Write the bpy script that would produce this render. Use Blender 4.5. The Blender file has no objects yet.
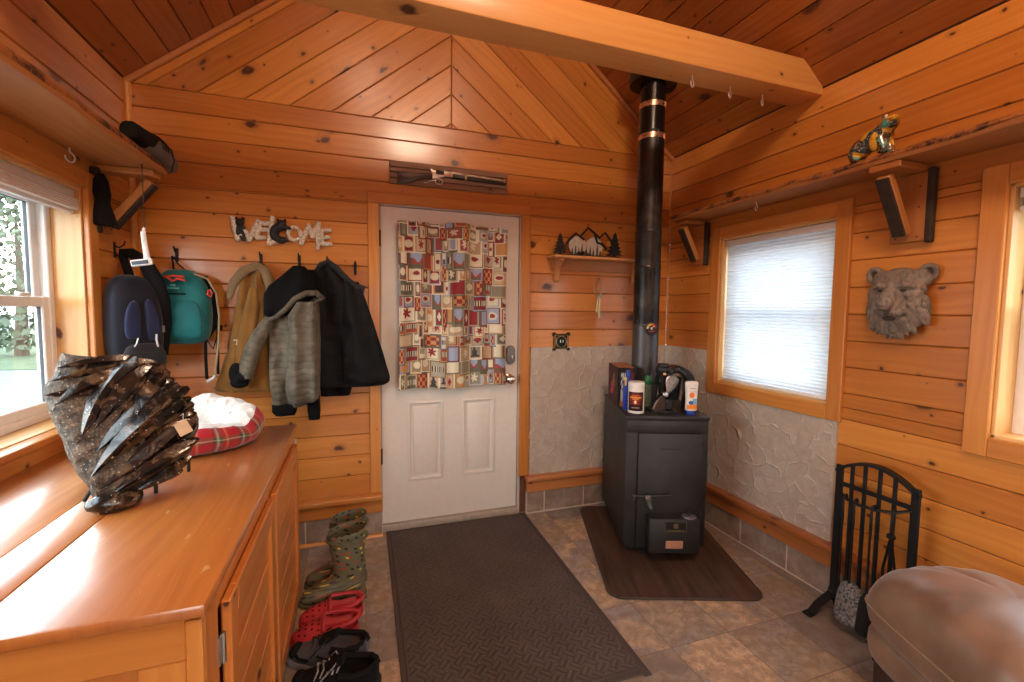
WORLD, LAMP, EXPO = 12, 38, 0.0
import bpy, bmesh, math, random
from mathutils import Vector as V, Matrix as Mx, noise, Euler
rnd = random.Random(11)
SC = bpy.context.scene
COL = SC.collection
PI = math.pi
def T(x, y, z): return Mx.Translation((x, y, z))
def RX(a): return Mx.Rotation(a, 4, 'X')
def RY(a): return Mx.Rotation(a, 4, 'Y')
def RZ(a): return Mx.Rotation(a, 4, 'Z')
def S3(x, y, z): return Mx.Diagonal((x, y, z, 1))
def lerp(a, b, t): return a + (b - a) * t
def sst(a, b, x):
    t = max(0, min(1, (x - a) / (b - a))); return t * t * (3 - 2 * t)
def fn(x, y=0, z=0): return noise.noise(V((x, y, z)))
def interp(tab, t):
    # piecewise smooth table [(t, v...)]
    if t <= tab[0][0]: return tab[0][1:]
    for a, b in zip(tab, tab[1:]):
        if t <= b[0]:
            k = (t - a[0]) / (b[0] - a[0])
            return tuple(lerp(p, q, k) for p, q in zip(a[1:], b[1:]))
    return tab[-1][1:]

class MB:
    """collects geometry for one mesh object"""
    def __init__(s):
        s.bm = bmesh.new()
        s.uv = s.bm.loops.layers.uv.new('UVMap')
        s.tn = s.bm.loops.layers.uv.new('Tone')
        s.cl = s.bm.loops.layers.float_color.new('Col')
    def add(s, verts, faces, M=None, grain=0, mat=0, tone=None, uvs=None, cols=None, smooth=True):
        M = M or Mx.Identity(4)
        tone = rnd.random() if tone is None else tone
        ou, ov = rnd.random() * 40, rnd.random() * 40
        bv = [s.bm.verts.new(M @ V(v)) for v in verts]
        vv = [V(v) for v in verts]
        for fi, f in enumerate(faces):
            try: fc = s.bm.faces.new([bv[i] for i in f])
            except ValueError: continue
            fc.material_index = mat; fc.smooth = smooth
            if uvs is None:
                n = V((0, 0, 0))
                for i in range(len(f)):
                    n += vv[f[i]].cross(vv[f[(i + 1) % len(f)]])
                ax = max(range(3), key=lambda i: abs(n[i]))
                if ax == grain: a, b = (grain + 1) % 3, (grain + 2) % 3
                else: a = grain; b = 3 - grain - ax
            for li, lp in enumerate(fc.loops):
                i = f[li]
                if uvs is None: lp[s.uv].uv = (vv[i][a] + ou, vv[i][b] + ov)
                else:
                    q = uvs[fi][li] if isinstance(uvs[0], (list, tuple)) and len(uvs) == len(faces) and isinstance(uvs[fi][0], (list, tuple)) else uvs[i]
                    lp[s.uv].uv = (q[0], q[1])
                lp[s.tn].uv = (tone, tone)
                if cols is not None: 
                    c = cols[i]; lp[s.cl] = (c[0], c[1], c[2], 1)
        return s
    def addbm(s, t, M=None, **k):
        t.verts.ensure_lookup_table(); t.verts.index_update()
        vs = [v.co.copy() for v in t.verts]; fs = [[v.index for v in f.verts] for f in t.faces]
        t.free(); return s.add(vs, fs, M, **k)
    def box(s, sx, sy, sz, M=None, bev=.003, seg=1, **k):
        t = bmesh.new(); bmesh.ops.create_cube(t, size=1)
        for v in t.verts: v.co = V((v.co.x * sx, v.co.y * sy, v.co.z * sz))
        bev = min(bev, .45 * min(sx, sy, sz))
        if bev > 0: bmesh.ops.bevel(t, geom=t.edges[:], offset=bev, segments=seg, affect='EDGES', profile=.5)
        k.setdefault('grain', max(range(3), key=lambda i: (sx, sy, sz)[i]))
        k.setdefault('smooth', False)
        return s.addbm(t, M, **k)
    def bx(s, x0, x1, y0, y1, z0, z1, **k):
        return s.box(abs(x1 - x0), abs(y1 - y0), abs(z1 - z0), T((x0 + x1) / 2, (y0 + y1) / 2, (z0 + z1) / 2), **k)
    def loft(s, rings, M=None, closed=True, caps=True, **k):
        n = len(rings[0]); vs = [V(p) for r in rings for p in r]; fs = []; 
        for i in range(len(rings) - 1):
            for j in range(n if closed else n - 1):
                jj = (j + 1) % n
                fs.append([i * n + j, i * n + jj, (i + 1) * n + jj, (i + 1) * n + j])
        if caps and closed:
            fs.append(list(range(n))[::-1]); fs.append([(len(rings) - 1) * n + j for j in range(n)])
        if 'uvs' not in k:
            ou, ov = rnd.random() * 9, rnd.random() * 9
            uvs = []; u = 0
            for i, r in enumerate(rings):
                if i: u += (V(r[0]) - V(rings[i - 1][0])).length
                w = 0
                for j in range(n):
                    if j: w += (V(r[j]) - V(r[j - 1])).length
                    uvs.append((u + ou, w + ov))
            k['uvs'] = uvs
        return s.add(vs, fs, M, **k)
    def tube(s, pts, r, n=10, M=None, caps=True, sq=None, **k):
        pts = [V(p) for p in pts]; m = len(pts)
        rr = r if isinstance(r, (list, tuple)) else [r] * m
        rings = []; up = None
        for i, p in enumerate(pts):
            d = (pts[min(i + 1, m - 1)] - pts[max(i - 1, 0)]).normalized()
            if up is None: up = V((0, 0, 1)) if abs(d.z) < .9 else V((0, 1, 0))
            a = (up - d * up.dot(d)).normalized(); up = a; b = d.cross(a)
            rings.append([p + (a * math.cos(2 * PI * j / n) * (sq or 1) + b * math.sin(2 * PI * j / n)) * rr[i] for j in range(n)])
        return s.loft(rings, M, caps=caps, **k)
    def lathe(s, prof, n=24, M=None, caps=True, **k):
        return s.loft([[(r * math.cos(2 * PI * j / n), r * math.sin(2 * PI * j / n), z) for j in range(n)] for r, z in prof], M, caps=caps, **k)
    def blob(s, c, r, M=None, nu=16, nv=10, f=None, rot=None, **k):
        c = V(c); rot = rot or Mx.Identity(3); rings = []
        for i in range(nv + 1):
            th = PI * (i + .02) / (nv + .04); ring = []
            for j in range(nu):
                ph = 2 * PI * j / nu
                d = V((math.sin(th) * math.cos(ph), math.sin(th) * math.sin(ph), -math.cos(th)))
                q = 1 + (f(d) if f else 0)
                ring.append(c + rot @ V((d.x * r[0] * q, d.y * r[1] * q, d.z * r[2] * q)))
            rings.append(ring)
        return s.loft(rings, M, **k)
    def sheet(s, fp, nu, nv, fc=None, M=None, uvf=None, **k):
        vs, uvs, cs = [], [], []
        for i in range(nu + 1):
            for j in range(nv + 1):
                u, v = i / nu, j / nv
                vs.append(fp(u, v)); uvs.append(uvf(u, v) if uvf else (u, v))
                if fc: cs.append(fc(u, v))
        fs = [[i * (nv + 1) + j, (i + 1) * (nv + 1) + j, (i + 1) * (nv + 1) + j + 1, i * (nv + 1) + j + 1] for i in range(nu) for j in range(nv)]
        return s.add(vs, fs, M, uvs=uvs, cols=cs if fc else None, **k)
    def extr(s, poly, t, M=None, bev=0, seg=1, **k):
        """2-D outline in x,y extruded to thickness t along z (0..t)"""
        b = bmesh.new(); vs = [b.verts.new((x, y, 0)) for x, y in poly]; f = b.faces.new(vs)
        if f.normal.z > 0 or f.calc_area() and sum((poly[i][0] * poly[(i + 1) % len(poly)][1] - poly[(i + 1) % len(poly)][0] * poly[i][1]) for i in range(len(poly))) > 0: bmesh.ops.reverse_faces(b, faces=[f])
        r = bmesh.ops.extrude_face_region(b, geom=[f])
        for v in r['geom']:
            if isinstance(v, bmesh.types.BMVert): v.co.z += t
        if bev: 
            es = [e for e in b.edges if abs(e.verts[0].co.z - e.verts[1].co.z) < 1e-6]
            bmesh.ops.bevel(b, geom=es, offset=bev, segments=seg, affect='EDGES', profile=.5)
        k.setdefault('smooth', False)
        return s.addbm(b, M, **k)
    def plank(s, poly, O, A, U, N, ch=.0055, dep=.0075, gr=None, tone=None, mat=0):
        """one tongue-and-groove board: convex 2-D outline in the plane (O; A, U), chamfered towards N"""
        m = len(poly); P2 = [V(p) for p in poly]
        ar = sum(P2[i].x * P2[(i + 1) % m].y - P2[(i + 1) % m].x * P2[i].y for i in range(m))
        if abs(ar) < 1e-5: return s
        if ar < 0: P2.reverse()
        ins = []
        for i in range(m):
            p0, p1, p2 = P2[i - 1], P2[i], P2[(i + 1) % m]
            if (p1 - p0).length < 1e-6 or (p2 - p1).length < 1e-6: return s
            d1 = (p1 - p0).normalized(); d2 = (p2 - p1).normalized()
            n1 = V((-d1.y, d1.x)); n2 = V((-d2.y, d2.x)); bi = n1 + n2
            den = max(.25, 1 + n1.dot(n2)); ins.append(p1 + bi * (ch / den))
        g = V(gr) if gr else V((1, 0)); h = V((-g.y, g.x))
        ou, ov = rnd.random() * 40, rnd.random() * 40
        to3 = lambda p, d: O + A * p.x + U * p.y + N * d
        vs = [to3(p, 0) for p in ins] + [to3(p, -dep) for p in P2]
        uvs = [(p.dot(g) + ou, p.dot(h) + ov) for p in ins + P2]
        fs = [list(range(m))] + [[i, m + i, m + (i + 1) % m, (i + 1) % m] for i in range(m)]
        return s.add(vs, fs, uvs=uvs, tone=tone, smooth=False, mat=mat)

def clip(poly, n, d):
    """keep the part of poly with p.n <= d"""
    out = []; n = V(n)
    for i in range(len(poly)):
        a, b = V(poly[i]), V(poly[(i + 1) % len(poly)]); da, db = a.dot(n) - d, b.dot(n) - d
        if da <= 0: out.append(a)
        if da * db < 0: out.append(a + (b - a) * (da / (da - db)))
    return out

def obj(name, mb, mats, parent=None, loc=None, ang=35, sub=0, flat=False, rec=True):
    me = bpy.data.meshes.new(name)
    if rec: bmesh.ops.recalc_face_normals(mb.bm, faces=mb.bm.faces[:])
    mb.bm.to_mesh(me); mb.bm.free()
    if not isinstance(mats, (list, tuple)): mats = [mats]
    for m in mats: me.materials.append(m)
    if not flat: me.set_sharp_from_angle(angle=math.radians(ang))
    o = bpy.data.objects.new(name, me); COL.objects.link(o)
    if parent is not None: o.parent = parent
    if loc is not None: o.location = loc
    if sub:
        md = o.modifiers.new('sub', 'SUBSURF'); md.levels = md.render_levels = sub
    return o
def recentre(o, p):
    p = V(p); o.data.transform(T(*(-p))); o.location = p; return o
def remesh(o, vox, smooth=2, f=.5):
    m = o.modifiers.new('rm', 'REMESH'); m.mode = 'VOXEL'; m.voxel_size = vox; m.use_smooth_shade = True
    if smooth:
        q = o.modifiers.new('sm', 'SMOOTH'); q.iterations = smooth; q.factor = f
    return o
def tag(o, label, cat, group=None):
    o['label'] = label; o['category'] = cat
    if group: o['group'] = group
    return o
def thing(name, label, cat, loc=(0, 0, 0), rz=0, group=None):
    o = bpy.data.objects.new(name, None); COL.objects.link(o)
    o.empty_display_size = .05
    o.location = loc; o.rotation_euler = (0, 0, rz)
    return tag(o, label, cat, group)
def struct(name, mb, mats, parent=None, **k):
    o = obj(name, mb, mats, parent, **k)
    if parent is None: o['kind'] = 'structure'
    return o
def copy_tree(o, parent=None):
    c = o.copy(); COL.objects.link(c); c.parent = parent
    for ch in list(o.children): copy_tree(ch, c)
    return c

# ---------------- materials
def lin(*c):
    if len(c) == 1 and isinstance(c[0], str):
        h = c[0].lstrip('#'); c = [int(h[i:i + 2], 16) for i in (0, 2, 4)]
    f = lambda x: x / 12.92 if x <= .04045 else ((x + .055) / 1.055) ** 2.4
    return tuple(f(x / 255) for x in c)
class NT:
    def __init__(s, name):
        s.m = bpy.data.materials.new(name); s.m.use_nodes = True
        s.nt = s.m.node_tree; s.n = s.nt.nodes; s.b = s.n['Principled BSDF']; s.out = s.n['Material Output']
    def node(s, t, **k):
        d = s.n.new('ShaderNode' + t)
        for a, v in k.items(): setattr(d, a, v)
        return d
    def put(s, sock, v):
        if hasattr(v, 'is_output') or isinstance(v, bpy.types.NodeSocket): s.nt.links.new(v, sock)
        else:
            if isinstance(v, (tuple, list)) and len(v) == 3 and sock.type == 'RGBA': v = (*v, 1)
            sock.default_value = v
    def math(s, op, a, b=None, c=None, cl=False):
        d = s.node('Math', operation=op, use_clamp=cl); s.put(d.inputs[0], a)
        if b is not None: s.put(d.inputs[1], b)
        if c is not None: s.put(d.inputs[2], c)
        return d.outputs[0]
    def mr(s, v, a, b, c=0., d=1.):
        q = s.node('MapRange'); q.clamp = True
        for i, x in enumerate((v, a, b, c, d)): s.put(q.inputs[i], x)
        return q.outputs[0]
    def mix(s, f, a, b, bt='MIX'):
        d = s.node('Mix', data_type='RGBA', blend_type=bt); d.clamp_factor = True
        s.put(d.inputs[0], f); s.put(d.inputs[6], a); s.put(d.inputs[7], b); return d.outputs[2]
    def noise(s, vec, scale=5., det=3., rough=.5, dist=0., dim='3D'):
        d = s.node('TexNoise', noise_dimensions=dim)
        if vec is not None: s.put(d.inputs['Vector'], vec)
        d.inputs['Scale'].default_value = scale; d.inputs['Detail'].default_value = det
        d.inputs['Roughness'].default_value = rough; d.inputs['Distortion'].default_value = dist
        return d.outputs[0]
    def xyz(s, v):
        d = s.node('SeparateXYZ'); s.put(d.inputs[0], v); return d.outputs
    def comb(s, x, y, z=0.):
        d = s.node('CombineXYZ')
        for i, q in enumerate((x, y, z)): s.put(d.inputs[i], q)
        return d.outputs[0]
    def uv(s, name='UVMap'): return s.node('UVMap', uv_map=name).outputs[0]
    def objco(s): return s.node('TexCoord').outputs['Object']
    def bump(s, h, st=.3, dist=.01):
        d = s.node('Bump'); d.inputs['Strength'].default_value = st; d.inputs['Distance'].default_value = dist
        s.put(d.inputs['Height'], h); s.put(s.b.inputs['Normal'], d.outputs[0]); return d
    def set(s, **k):
        for a, v in k.items():
            s.put(s.b.inputs[{'color': 'Base Color', 'rough': 'Roughness', 'metal': 'Metallic', 'spec': 'Specular IOR Level', 'coat': 'Coat Weight', 'crough': 'Coat Roughness', 'sheen': 'Sheen Weight', 'trans': 'Transmission Weight', 'alpha': 'Alpha', 'ecol': 'Emission Color', 'est': 'Emission Strength'}[a]], v)
        return s
_MC = {}
def plain(name, c, rough=.5, metal=0., spec=.5, var=.12, nscale=30., bump=0., coat=0., sheen=0.):
    """solid colour broken up by a little noise"""
    if name in _MC: return _MC[name]
    if isinstance(c, str): c = lin(c)
    q = NT(name); co = q.objco()
    n = q.noise(co, nscale, 4.)
    k = q.mr(n, .3, .7, 1 - var, 1 + var)
    q.set(color=q.mix(1., c, q.comb(k, k, k), 'MULTIPLY'), rough=q.mr(n, .3, .7, max(0, rough - .06), min(1, rough + .06)), metal=metal, spec=spec, coat=coat, sheen=sheen)
    if bump: q.bump(n, bump, .004)
    _MC[name] = q.m; return q.m
def wood(name, light, dark, knot=(.045, .011, .005), rough=.3, coat=.25, kscale=4.2, kmin=.5, gs=1., tonev=.22, wear=0.):
    if isinstance(light, str): light = lin(light)
    if isinstance(dark, str): dark = lin(dark)
    q = NT(name); uv = q.uv(); u, v, _ = q.xyz(uv); tone = q.xyz(q.uv('Tone'))[0]
    n1 = q.noise(uv, 14., 3.); n2 = q.noise(q.comb(u, v, 5.), 14., 3.)
    def layer(sc, km_, rmax, el, dz):
        kv = q.comb(q.math('ADD', q.math('ADD', q.math('MULTIPLY', u, el), q.math('MULTIPLY', n1, .16 / sc)), dz), q.math('ADD', v, q.math('MULTIPLY', n2, .20 / sc)))
        vo = q.node('TexVoronoi', voronoi_dimensions='2D'); q.put(vo.inputs['Vector'], kv); vo.inputs['Scale'].default_value = sc
        cr = q.xyz(vo.outputs['Color'])[0]
        r = q.math('MAXIMUM', q.math('MULTIPLY', q.math('POWER', q.math('DIVIDE', q.math('MAXIMUM', q.math('SUBTRACT', cr, km_), 0.), 1 - km_), 2.2), rmax * sc), .0004)
        return q.math('DIVIDE', vo.outputs['Distance'], r)
    ta = layer(kscale, kmin, .027, .62, 0.); tb = layer(kscale * 2.1, min(.9, kmin + .25), .0085, .8, 7.3)
    t = q.math('MINIMUM', ta, tb)
    km = q.mr(t, .7, 1.2, 1., 0.)
    halo = q.mr(t, .8, 2.8, 1., 0.)
    core = q.math('MULTIPLY', q.math('SINE', q.math('MULTIPLY', t, 11.)), .5)
    lowf = q.noise(q.comb(q.math('MULTIPLY', u, 1.1), q.math('MULTIPLY', v, 4.)), 1., 2.)
    bend = q.math('ADD', q.math('MULTIPLY', lowf, 2.4), q.math('MULTIPLY', halo, 1.3))
    gv = q.comb(q.math('MULTIPLY', u, 1.6 * gs), q.math('ADD', q.math('MULTIPLY', v, 42. * gs), q.math('MULTIPLY', bend, 3.)))
    g1 = q.noise(gv, 1., 5., .62)
    gb = q.math('SINE', q.math('ADD', q.math('MULTIPLY', v, 150. * gs), q.math('MULTIPLY', bend, 9.)))
    g = q.mr(q.math('ADD', g1, q.math('MULTIPLY', gb, .05)), .2, .85)
    c = q.mix(g, light, dark)
    big = q.noise(q.comb(q.math('MULTIPLY', u, .9), q.math('MULTIPLY', v, 2.5), 3.), 1.6, 2.)
    val = q.mr(q.math('ADD', q.math('MULTIPLY', tone, .7), q.math('MULTIPLY', big, .3)), .1, .75, 1 - tonev, 1 + tonev * .55)
    c = q.mix(1., c, q.comb(val, q.math('POWER', val, 1.45), q.math('POWER', val, 1.9)), 'MULTIPLY')
    c = q.mix(q.math('MULTIPLY', halo, .45), c, tuple(x * .45 for x in dark))
    kc = q.mix(q.mr(core, -.3, .5), knot, tuple(x * 1.9 for x in knot))
    c = q.mix(q.math('MULTIPLY', km, .93), c, kc)
    rg = q.mr(g, 0, 1, rough, rough + .08)
    if wear:
        w = q.mr(q.noise(q.comb(q.math('MULTIPLY', u, 9.), q.math('MULTIPLY', v, 22.), 1.), 1., 3.), .67, .72, 0., wear)
        c = q.mix(w, c, lin('#e8b878')); 
    q.set(color=c, rough=rg, coat=q.math('MULTIPLY', q.math('SUBTRACT', 1., q.math('MULTIPLY', km, .8)), coat), crough=.17)
    q.bump(q.math('ADD', g1, q.math('MULTIPLY', km, -.2)), .12, .003)
    return q.m
def attrcol(name, rough=.7, sheen=0., bump=0., bscale=400., spec=.3, coat=0.):
    q = NT(name); a = q.node('Attribute', attribute_name='Col')
    n = q.noise(q.objco(), bscale, 2.)
    k = q.mr(n, .3, .7, .92, 1.08)
    q.set(color=q.mix(1., a.outputs[0], q.comb(k, k, k), 'MULTIPLY'), rough=rough, sheen=sheen, spec=spec, coat=coat)
    if bump: q.bump(n, bump, .002)
    return q.m
def cloth(name, c, c2=None, rough=.85, scale=350., bump=.4, sheen=.2, var=.15):
    c = lin(c) if isinstance(c, str) else c; c2 = lin(c2) if isinstance(c2, str) else (c2 or tuple(x * .7 for x in c))
    q = NT(name); co = q.objco(); n = q.noise(co, scale, 2.); b = q.noise(co, 9., 4.)
    q.set(color=q.mix(q.mr(q.math('ADD', q.math('MULTIPLY', n, .4), q.math('MULTIPLY', b, .6)), .3, .7), c2, c), rough=rough, sheen=sheen, spec=.25)
    q.bump(q.math('ADD', q.math('MULTIPLY', n, .3), b), bump, .006)
    return q.m
# ---------------- room dimensions (metres; the viewer stands at the origin, +Y towards the door wall)
XL, XR, YB, YF = -1.11, 2.30, 2.95, -1.75
ZE, XC, SL = 2.61, .595, .80
ZA = ZE + (XC - XL) * SL
PB, Z0 = .1308, .2625
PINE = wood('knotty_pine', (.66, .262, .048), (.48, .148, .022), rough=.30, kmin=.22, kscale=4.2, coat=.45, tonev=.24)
PINE_C = wood('knotty_pine_ceiling', (.44, .150, .030), (.30, .080, .014), rough=.28, kmin=.22, kscale=4.2, coat=.45, tonev=.22)  # wall pine darkened, the ceiling's dimmer light put into its colour
TRIM = wood('pine_trim', (.65, .265, .055), (.50, .165, .028), rough=.28, kmin=.82)
TRIMR = wood('red_pine_trim', (.50, .185, .055), (.36, .11, .03), rough=.3, kmin=.8)
BEAMW = wood('pine_beam', (.74, .385, .12), (.63, .28, .07), rough=.36, kmin=.74, coat=.12, tonev=.08)
JAMBW = wood('pale_pine_jamb', (.80, .50, .20), (.68, .37, .12), rough=.32, kmin=.82)
BACK = plain('wall_backing', (.12, .05, .02), .9)
WHITE = plain('white_vinyl', (.82, .82, .80), .35, var=.03)

def wall_boards(mb, O, A, N, length, z0, z1, holes, phase=Z0):
    """rows of horizontal boards on a wall; holes = [(a0,a1,z0,z1)]"""
    O, A, N, U = V(O), V(A), V(N), V((0, 0, 1))
    k = math.floor((z0 - phase) / PB)
    while phase + k * PB < z1 - .004:
        lo, hi = max(z0, phase + k * PB), min(z1, phase + (k + 1) * PB); k += 1
        if hi - lo < .012: continue
        # split the row where a hole begins or ends inside it
        cuts = sorted({lo, hi, *[z for h in holes for z in (h[2], h[3]) if lo < z < hi]})
        tone = rnd.random()
        for a, b in zip(cuts, cuts[1:]):
            segs = [(0, length)]
            for h in holes:
                if h[2] < b - 1e-4 and h[3] > a + 1e-4:
                    ns = []
                    for s0, s1 in segs:
                        if h[0] > s0: ns.append((s0, min(s1, h[0])))
                        if h[1] < s1: ns.append((max(s0, h[1]), s1))
                    segs = [q for q in ns if q[1] - q[0] > .005]
            for s0, s1 in segs:
                mb.plank([(s0, a), (s1, a), (s1, b), (s0, b)], O, A, U, N, tone=tone, gr=(1, 0))
def backing(mb, O, A, N, length, z0, z1, holes, t=.13, off=.006):
    O, A, N = V(O), V(A), V(N)
    def slab(a0, a1, b0, b1):
        if a1 - a0 < .001 or b1 - b0 < .001: return
        p = [O + A * a + V((0, 0, z)) - N * d for d in (off, t) for a, z in ((a0, b0), (a1, b0), (a1, b1), (a0, b1))]
        mb.add(p, [[0, 1, 2, 3], [7, 6, 5, 4], [0, 4, 5, 1], [1, 5, 6, 2], [2, 6, 7, 3], [3, 7, 4, 0]], mat=1, smooth=False)
    xs = sorted({0, length, *[h[i] for h in holes for i in (0, 1)]})
    for a, b in zip(xs, xs[1:]):
        zz = z0
        for h in sorted((h for h in holes if h[0] < b - 1e-5 and h[1] > a + 1e-5), key=lambda h: h[2]):
            slab(a, b, zz, h[2]); zz = h[3]
        slab(a, b, zz, z1)

# back wall with the door hole and the chevron gable above it
DX0, DX1, DZ0, DZ1 = .143, 1.077, .055, 2.088
mb = MB(); O = (XL, YB, 0); A = (1, 0, 0); N = (0, -1, 0); L = XR - XL
hole = [(DX0 - XL, DX1 - XL, 0, DZ1)]
wall_boards(mb, O, A, N, L, Z0, 2.6, hole)
backing(mb, O, A, N, L, 0, 2.6, hole)
for sgn in (-1, 1):
    gd = V((1, -sgn * SL)).normalized(); nn = V((sgn * SL, 1)).normalized()
    k = 0
    base = V((XC, 2.6)).dot(nn) + .025
    while True:
        d0 = base + (k - 1) * .1405; d1 = d0 + .1405; k += 1
        if d0 > V((XC, ZA)).dot(nn): break
        q = [V((XL, 2.6)), V((XC, 2.6)), V((XC, ZA))] if sgn < 0 else [V((XC, 2.6)), V((XR, 2.6)), V((XC, ZA))]
        q = clip(q, nn, d1); q = clip(q, -nn, -d0) if q else q
        if len(q) > 2: mb.plank([p for p in q], V((0, YB, 0)), V((1, 0, 0)), V((0, 0, 1)), V((0, -1, 0)), gr=gd)
mb.add([(XL, YB + .006, 2.6), (XR, YB + .006, 2.6), (XC, YB + .006, ZA), (XL, YB + .13, 2.6), (XR, YB + .13, 2.6), (XC, YB + .13, ZA)], [[0, 1, 2], [5, 4, 3], [0, 3, 4, 1], [1, 4, 5, 2], [2, 5, 3, 0]], mat=1, smooth=False)
struct('wall_back', mb, [PINE, BACK])

# window openings: (y0, y1, z0, z1)
LW = (.55, 2.485, .955, 1.945)
RW1 = (1.645, 2.41, .975, 1.928)
RW2 = (.16, 1.012, .975, 1.928)
def side(name, x, nx, wins):
    mb = MB(); L = YB - YF
    hs = [(w[0] - YF, w[1] - YF, w[2], w[3]) for w in wins]
    wall_boards(mb, (x, YF, 0), (0, 1, 0), (nx, 0, 0), L, Z0, ZE - .002, hs)
    backing(mb, (x, YF, 0), (0, 1, 0), (nx, 0, 0), L, 0, ZE, hs)
    struct(name, mb, [PINE, BACK])
side('wall_left', XL, 1, [LW]); side('wall_right', XR, -1, [RW1, RW2])
# wall behind the viewer, with two unseen low windows added for their light
FW = [(.55, 1.45, .4, 1.5), (2.0, 2.9, .4, 1.5)]
mb = MB(); fh = [(w[0], w[1], w[2], w[3]) for w in FW]
wall_boards(mb, (XL, YF, 0), (1, 0, 0), (0, 1, 0), XR - XL, Z0, 2.6, fh); backing(mb, (XL, YF, 0), (1, 0, 0), (0, 1, 0), XR - XL, 0, 2.6, fh)
mb.add([(XL, YF, 2.6), (XR, YF, 2.6), (XC, YF, ZA), (XL, YF - .1, 2.6), (XR, YF - .1, 2.6), (XC, YF - .1, ZA)], [[2, 1, 0], [3, 4, 5], [0, 3, 4, 1], [1, 4, 5, 2], [2, 5, 3, 0]], smooth=False)
struct('wall_front', mb, [PINE, BACK])

# ceilings: boards run from the front to the door wall
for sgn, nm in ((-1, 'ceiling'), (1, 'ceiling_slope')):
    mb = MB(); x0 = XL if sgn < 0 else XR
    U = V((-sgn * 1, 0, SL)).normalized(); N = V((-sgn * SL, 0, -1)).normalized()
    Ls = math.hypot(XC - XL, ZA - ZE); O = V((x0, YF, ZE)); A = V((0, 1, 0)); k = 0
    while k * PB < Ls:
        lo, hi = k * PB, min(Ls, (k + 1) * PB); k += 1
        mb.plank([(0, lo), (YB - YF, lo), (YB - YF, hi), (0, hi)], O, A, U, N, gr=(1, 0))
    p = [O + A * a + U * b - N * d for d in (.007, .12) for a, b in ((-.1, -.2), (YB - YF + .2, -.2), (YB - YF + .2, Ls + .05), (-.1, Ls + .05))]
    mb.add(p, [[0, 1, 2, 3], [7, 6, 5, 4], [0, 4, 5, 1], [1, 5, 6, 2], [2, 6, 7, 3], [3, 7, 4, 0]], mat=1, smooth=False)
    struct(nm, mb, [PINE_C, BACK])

# gable and corner trims (quarter round)
mb = MB()
for sgn in (-1, 1):
    x0 = XL if sgn < 0 else XR
    a, b = V((x0, YB - .012, ZE - .012)), V((XC, YB - .012, ZA - .012))
    mb.tube([a, b], .017, 10, grain=0)
struct('trim_1', mb, TRIMR)
mb = MB(); mb.tube([(XL + .008, YB - .008, .27), (XL + .008, YB - .008, ZE)], .017, 10)
struct('trim_2', mb, TRIM)
mb = MB(); mb.tube([(XR - .004, YB - .004, 1.19), (XR - .004, YB - .004, ZE)], .006, 10)
struct('trim_3', mb, TRIMR)

# tie beam across the room
BY0, BY1, BZ0, BZ1 = 1.765, 1.925, 2.572, 2.728
mb = MB(); zc = ZE - (BZ0 - ZE)
prof = [(BY0, BZ0), (BY1, BZ0), (BY1, BZ1), (BY0, BZ1)]
def bx_end(z, s): return (XL if s < 0 else XR) + (-s) * max(0, (z - ZE)) / SL
mb.bx(XL + .0, XR - .0, BY0, BY1, BZ0, BZ1, bev=.006, seg=2, grain=0, tone=.6)
o = struct('ceiling_beam', mb, BEAMW)

# ---------------- floor
q = NT('stone_tile_floor'); co = q.objco(); x, y, _ = q.xyz(co)
tx = q.math('DIVIDE', q.math('SUBTRACT', x, .03), .31); ty = q.math('DIVIDE', q.math('SUBTRACT', y, 1.52), .313)
fx, fy = q.math('FRACT', tx), q.math('FRACT', ty)
cell = q.node('TexWhiteNoise', noise_dimensions='2D'); q.put(cell.inputs['Vector'], q.comb(q.math('FLOOR', tx), q.math('FLOOR', ty)))
cr = cell.outputs['Value']; cc = cell.outputs['Color']
off = q.node('VectorMath', operation='MULTIPLY_ADD'); q.put(off.inputs[0], cc); off.inputs[1].default_value = (9, 9, 9); q.put(off.inputs[2], co)
b1 = q.noise(off.outputs[0], 6.5, 7., .66, 1.1); b2 = q.noise(off.outputs[0], 22., 5., .6, .3); b3 = q.noise(off.outputs[0], 3., 3., .5, 1.2)
c = q.mix(q.mr(q.math('ADD', q.math('MULTIPLY', b1, .5), q.math('MULTIPLY', cr, .5)), .3, .7), lin('#7f7771'), lin('#cbad8b'))
c = q.mix(q.mr(b3, .46, .6, 0., .9), c, lin('#999290'))
c = q.mix(q.mr(b2, .42, .62, .55, 0.), c, lin('#7c6752'))
vein = q.math('ABSOLUTE', q.math('SUBTRACT', b1, .5)); c = q.mix(q.mr(vein, 0., .016, .6, 0.), c, lin('#705846'))
edge = q.math('MINIMUM', q.math('MINIMUM', fx, q.math('SUBTRACT', 1., fx)), q.math('MINIMUM', fy, q.math('SUBTRACT', 1., fy)))
gm = q.mr(edge, .004, .011, 1., 0.)
c = q.mix(q.math('MULTIPLY', gm, .8), c, lin('#76675a'))
q.set(color=c, rough=q.mr(b2, .3, .7, .38, .55), spec=.4)
q.bump(q.math('ADD', q.math('MULTIPLY', b1, .6), q.math('MULTIPLY', gm, -.5)), .25, .006)
FLOORM = q.m
mb = MB(); mb.bx(XL - .1, XR + .1, YF - .1, YB + .1, -.08, 0, bev=0)
struct('floor', mb, FLOORM)

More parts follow.
